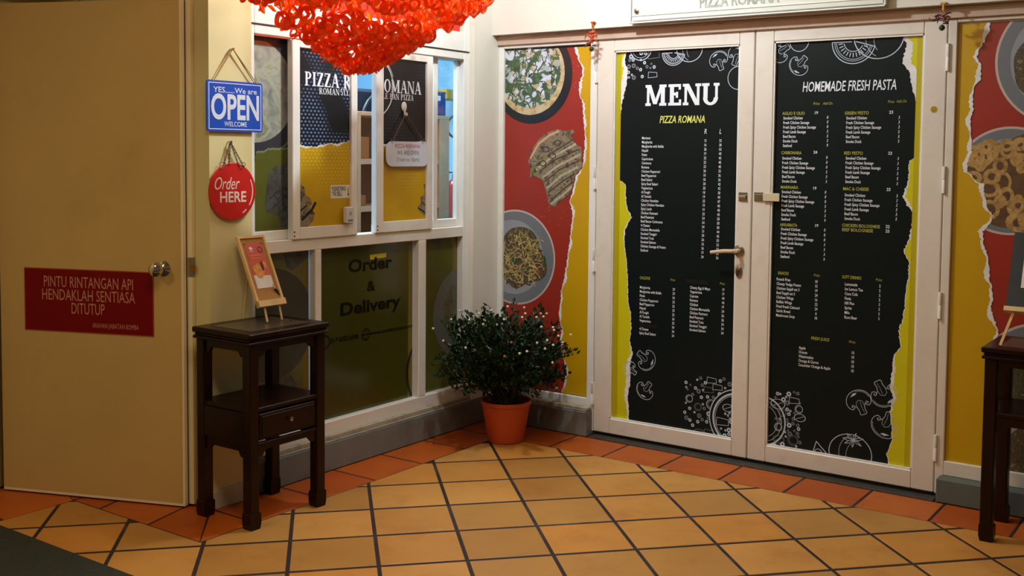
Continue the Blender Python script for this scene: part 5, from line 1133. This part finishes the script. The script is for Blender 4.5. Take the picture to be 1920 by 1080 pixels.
# right chalkboard easel on the second table
YB0, YT0 = -.30, -.17
P0 = RWp(YB0).px(1885.5, 577); P1 = RWp(YT0).px(1921, 436)
o_ = Vector((P0[0], YB0, P0[1])); top = Vector((P1[0], YT0, P1[1])); 
Wd, vv = .30, Vector((0, YT0 - YB0, top.z - o_.z)); Hd = vv.length
EP = Plane(tuple(o_), (1, 0, 0), tuple(vv)); EP.n = EP.u.cross(EP.v).normalized()
e = empty('easel_board', (o_.x + .15, YB0, .756)); thing(e, 'black chalkboard on a pine easel at the right edge, white notice on it', 'easel', 'small pine easels on the side tables')
ebox(EP, .0, Wd, .0, Hd, -.012, 0).build('chalkboard', mat('slate_black', (28, 26, 28), .6, var=.2, scale=30), e)
ebox(EP, -.003, Wd + .003, -.016, .002, -.014, .02).build('ledge', M_PINE, e)
n_ = ebox(EP, .045, Wd - .04, .085, Hd - .03, .0004, .0012).build('notice', mat('white_notice', (214, 206, 200), .5), e, label='white paper notice with red top')
rcN = (.045, Wd - .04, .085, Hd - .03)
Ink(EP, .0015, rcN).poly([(.045, .2), (Wd - .04, .24), (Wd - .04, Hd), (.045, Hd)]).build('notice_red', mat('notice_red', (190, 52, 40), .5), n_)
k = Ink(EP, .0018, rcN); k.ring((.08, .155), .022, .003); k.build('notice_ring', M_GASKET, n_)
k = Ink(EP, .0017, rcN)
for i in range(4): k.line([(.07, .135 - i * .012), (.2, .135 - i * .012)], .002)
k.build('notice_lines', M_CHALKD, n_)
for u in (.03, Wd - .03):
    f0 = EP.at(u, -.01, -.006); sgn = -1 if u < .1 else 1
    MB().tube([f0, Vector((f0.x + sgn * .035, f0.y - .05, .7615))], .007, 4).build('front_leg', M_PINE, e)
f0 = EP.at(Wd / 2, Hd * .85, -.014); MB().tube([f0, Vector((f0.x, f0.y + .07, .7615))], .006, 4).build('rear_leg', M_PINE, e)

# ---------------------------------------------------------------- potted plant
PX, PY = .335, -.30
pl = empty('potted_shrub', (PX, PY, 0)); thing(pl, 'bushy dark green shrub with white berries in a terracotta-coloured pot', 'plant')
M_POT = mat('terracotta_plastic', (196, 76, 34), .5, var=.06, scale=6)
MB().lathe([(.088, 0), (.092, .004), (.124, .192), (.130, .194), (.131, .212), (.124, .213), (.118, .19), (.085, .17)], (PX, PY, 0.0012), 'z', 40).build('pot', M_POT, pl, smooth=True)
MB().lathe([(.116, .185), (.05, .192), (.001, .194)], (PX, PY, 0), 'z', 24).build('soil', mat('dark_soil', (34, 24, 18), .9, bump=.5), pl)
rs = random.Random(4); st_ = MB(); lv = [MB(), MB()]; sprigs = []
def env(th, ph):
    """Radius of the shrub in a direction: broad and low, ragged, thin towards the walls."""
    return 1.0
for i in range(330):
    a = rs.uniform(0, 2 * math.pi); el = math.asin(rs.uniform(-.6, 1.0)); f = rs.uniform(.62, 1.06)
    rh = .335 if math.cos(a - R(34)) > -.2 else .325
    ex, ey_ = math.cos(a), math.sin(a)
    cr_ = math.cos(el) ** .6; tip = Vector((PX - .01 + ex * rh * cr_ * f, PY - .01 + ey_ * rh * cr_ * f, .43 + math.sin(el) * (.235 if el > 0 else .26) * f))
    tip.x = max(.03 + rs.uniform(0, .03), tip.x); tip.y = min(-.02 - rs.uniform(0, .03), tip.y)
    if tip.z < .24: tip.z = .24 + rs.uniform(0, .04)
    base = Vector((PX + rs.uniform(-.05, .05), PY + rs.uniform(-.05, .05), .2)); mid = base.lerp(tip, .5) + Vector((0, 0, .05))
    if i % 2 == 0: st_.tube([base, mid, tip], [.004, .0028, .0012], 4, False)
    sprigs.append((mid, tip))
    for j in range(34):
        t_ = rs.uniform(.25, 1.04) if j > 8 else rs.uniform(.88, 1.05); p = base.lerp(mid, t_ * 2) if t_ < .5 else mid.lerp(tip, t_ * 2 - 1)
        d_ = (tip - base).normalized() + Vector((rs.gauss(0, .7), rs.gauss(0, .7), rs.gauss(.05, .6))); d_.normalize()
        L_ = rs.uniform(.018, .036); s_ = d_.cross(Vector((rs.gauss(0, 1), rs.gauss(0, 1), 1.2))).normalized() * L_ * .26; n2 = d_.cross(s_).normalized() * .0035
        p += Vector((rs.gauss(0, .010), rs.gauss(0, .010), rs.gauss(0, .010)))
        q = [p, p + d_ * L_ * .5 - s_ , p + d_ * L_ - n2, p + d_ * L_ * .5 + s_, p + d_ * L_ * .5 - n2 * .6]
        if min(v.x for v in q) < .006 or max(v.y for v in q) > -.006: continue
        lv[rs.random() < .3].add(q, [(0, 1, 4), (1, 2, 4), (2, 3, 4), (3, 0, 4)])
FLAT.update(('foliage',))
st_.build('stems', mat('shrub_stem', (62, 50, 30), .8), pl)
lv[0].build('foliage', mat('dark_green_leaf', (16, 38, 14), .45, var=.35, scale=20, spec=.3), pl, kind='stuff'); lv[1].build('foliage', mat('mid_green_leaf', (32, 60, 22), .45, var=.3, scale=20, spec=.3), pl, kind='stuff')
M_BERRY = mat('cream_white_berry', (214, 212, 186), .3); M_BERRYO = mat('orange_berry', (196, 86, 36), .3)
bme = MB().lathe([(.0008, -.0066), (.0047, -.0047), (.0066, 0), (.0047, .0047), (.0008, .0066)], (0, 0, 0), 'z', 10)
bm0 = bme.build('berry', M_BERRY, None, smooth=True); bo = bme.build('berry', M_BERRYO, None, smooth=True)
bmesh0, bmesho = bm0.data, bo.data; bpy.data.objects.remove(bm0); bpy.data.objects.remove(bo)
bpx = [(812, 616), (831, 639), (846, 599), (880, 600), (873, 652), (906, 608), (931, 609), (889, 657), (945, 599), (985, 588), (979, 595), (983, 577), (1014, 588), (1025, 588), (1019, 594), (1006, 595), (1015, 613), (1037, 614), (1039, 619), (1026, 638), (1037, 647), (1047, 630), (1055, 642), (1070, 628), (1022, 654), (1007, 643), (974, 663), (988, 659), (1036, 680), (875, 721), (1044, 727), (952, 575), (921, 582), (862, 583), (898, 588)]
for i, (x, y) in enumerate(bpx + [(959, 642), (946, 668)]):
    # on the camera-side shell of the shrub
    d = (FW + RT * ((x - CX) / FPX) - UP * ((y - CY) / FPX)).normalized(); c_ = Vector((PX, PY, .44)) - CO; e_ = Vector((.35, .35, .25))
    A = Vector((d.x / e_.x, d.y / e_.y, d.z / e_.z)); Bv = Vector((c_.x / e_.x, c_.y / e_.y, c_.z / e_.z)); disc = (A.dot(Bv)) ** 2 - A.dot(A) * (Bv.dot(Bv) - 1)
    tt = (A.dot(Bv) - math.sqrt(max(0, disc))) / A.dot(A); P_ = CO + d * tt
    P_.y = min(P_.y, -.02); P_.x = max(P_.x, .02)
    o = bpy.data.objects.new('berry', bmesho if i >= len(bpx) else bmesh0); COL.objects.link(o); o.parent = pl; o.location = P_ - Vector(pl.location)
    if i == len(bpx): o['label'] = 'orange berry'
    if i == len(bpx) + 1: o['label'] = 'orange berry'

# ---------------------------------------------------------------- entrance lamp fixture (out of frame, gives the light)
s = empty('ceiling_lamp', (.95, -1.08, 3.0)); thing(s, 'round ceiling lamp over the entrance, above the picture', 'lamp')
MB().lathe([(.10, 2.999), (.10, 2.975), (.02, 2.97), (.02, 2.83)], (.95, -1.08, 0), 'z', 24).build('ceiling_rose', M_FRAME, s, smooth=True)
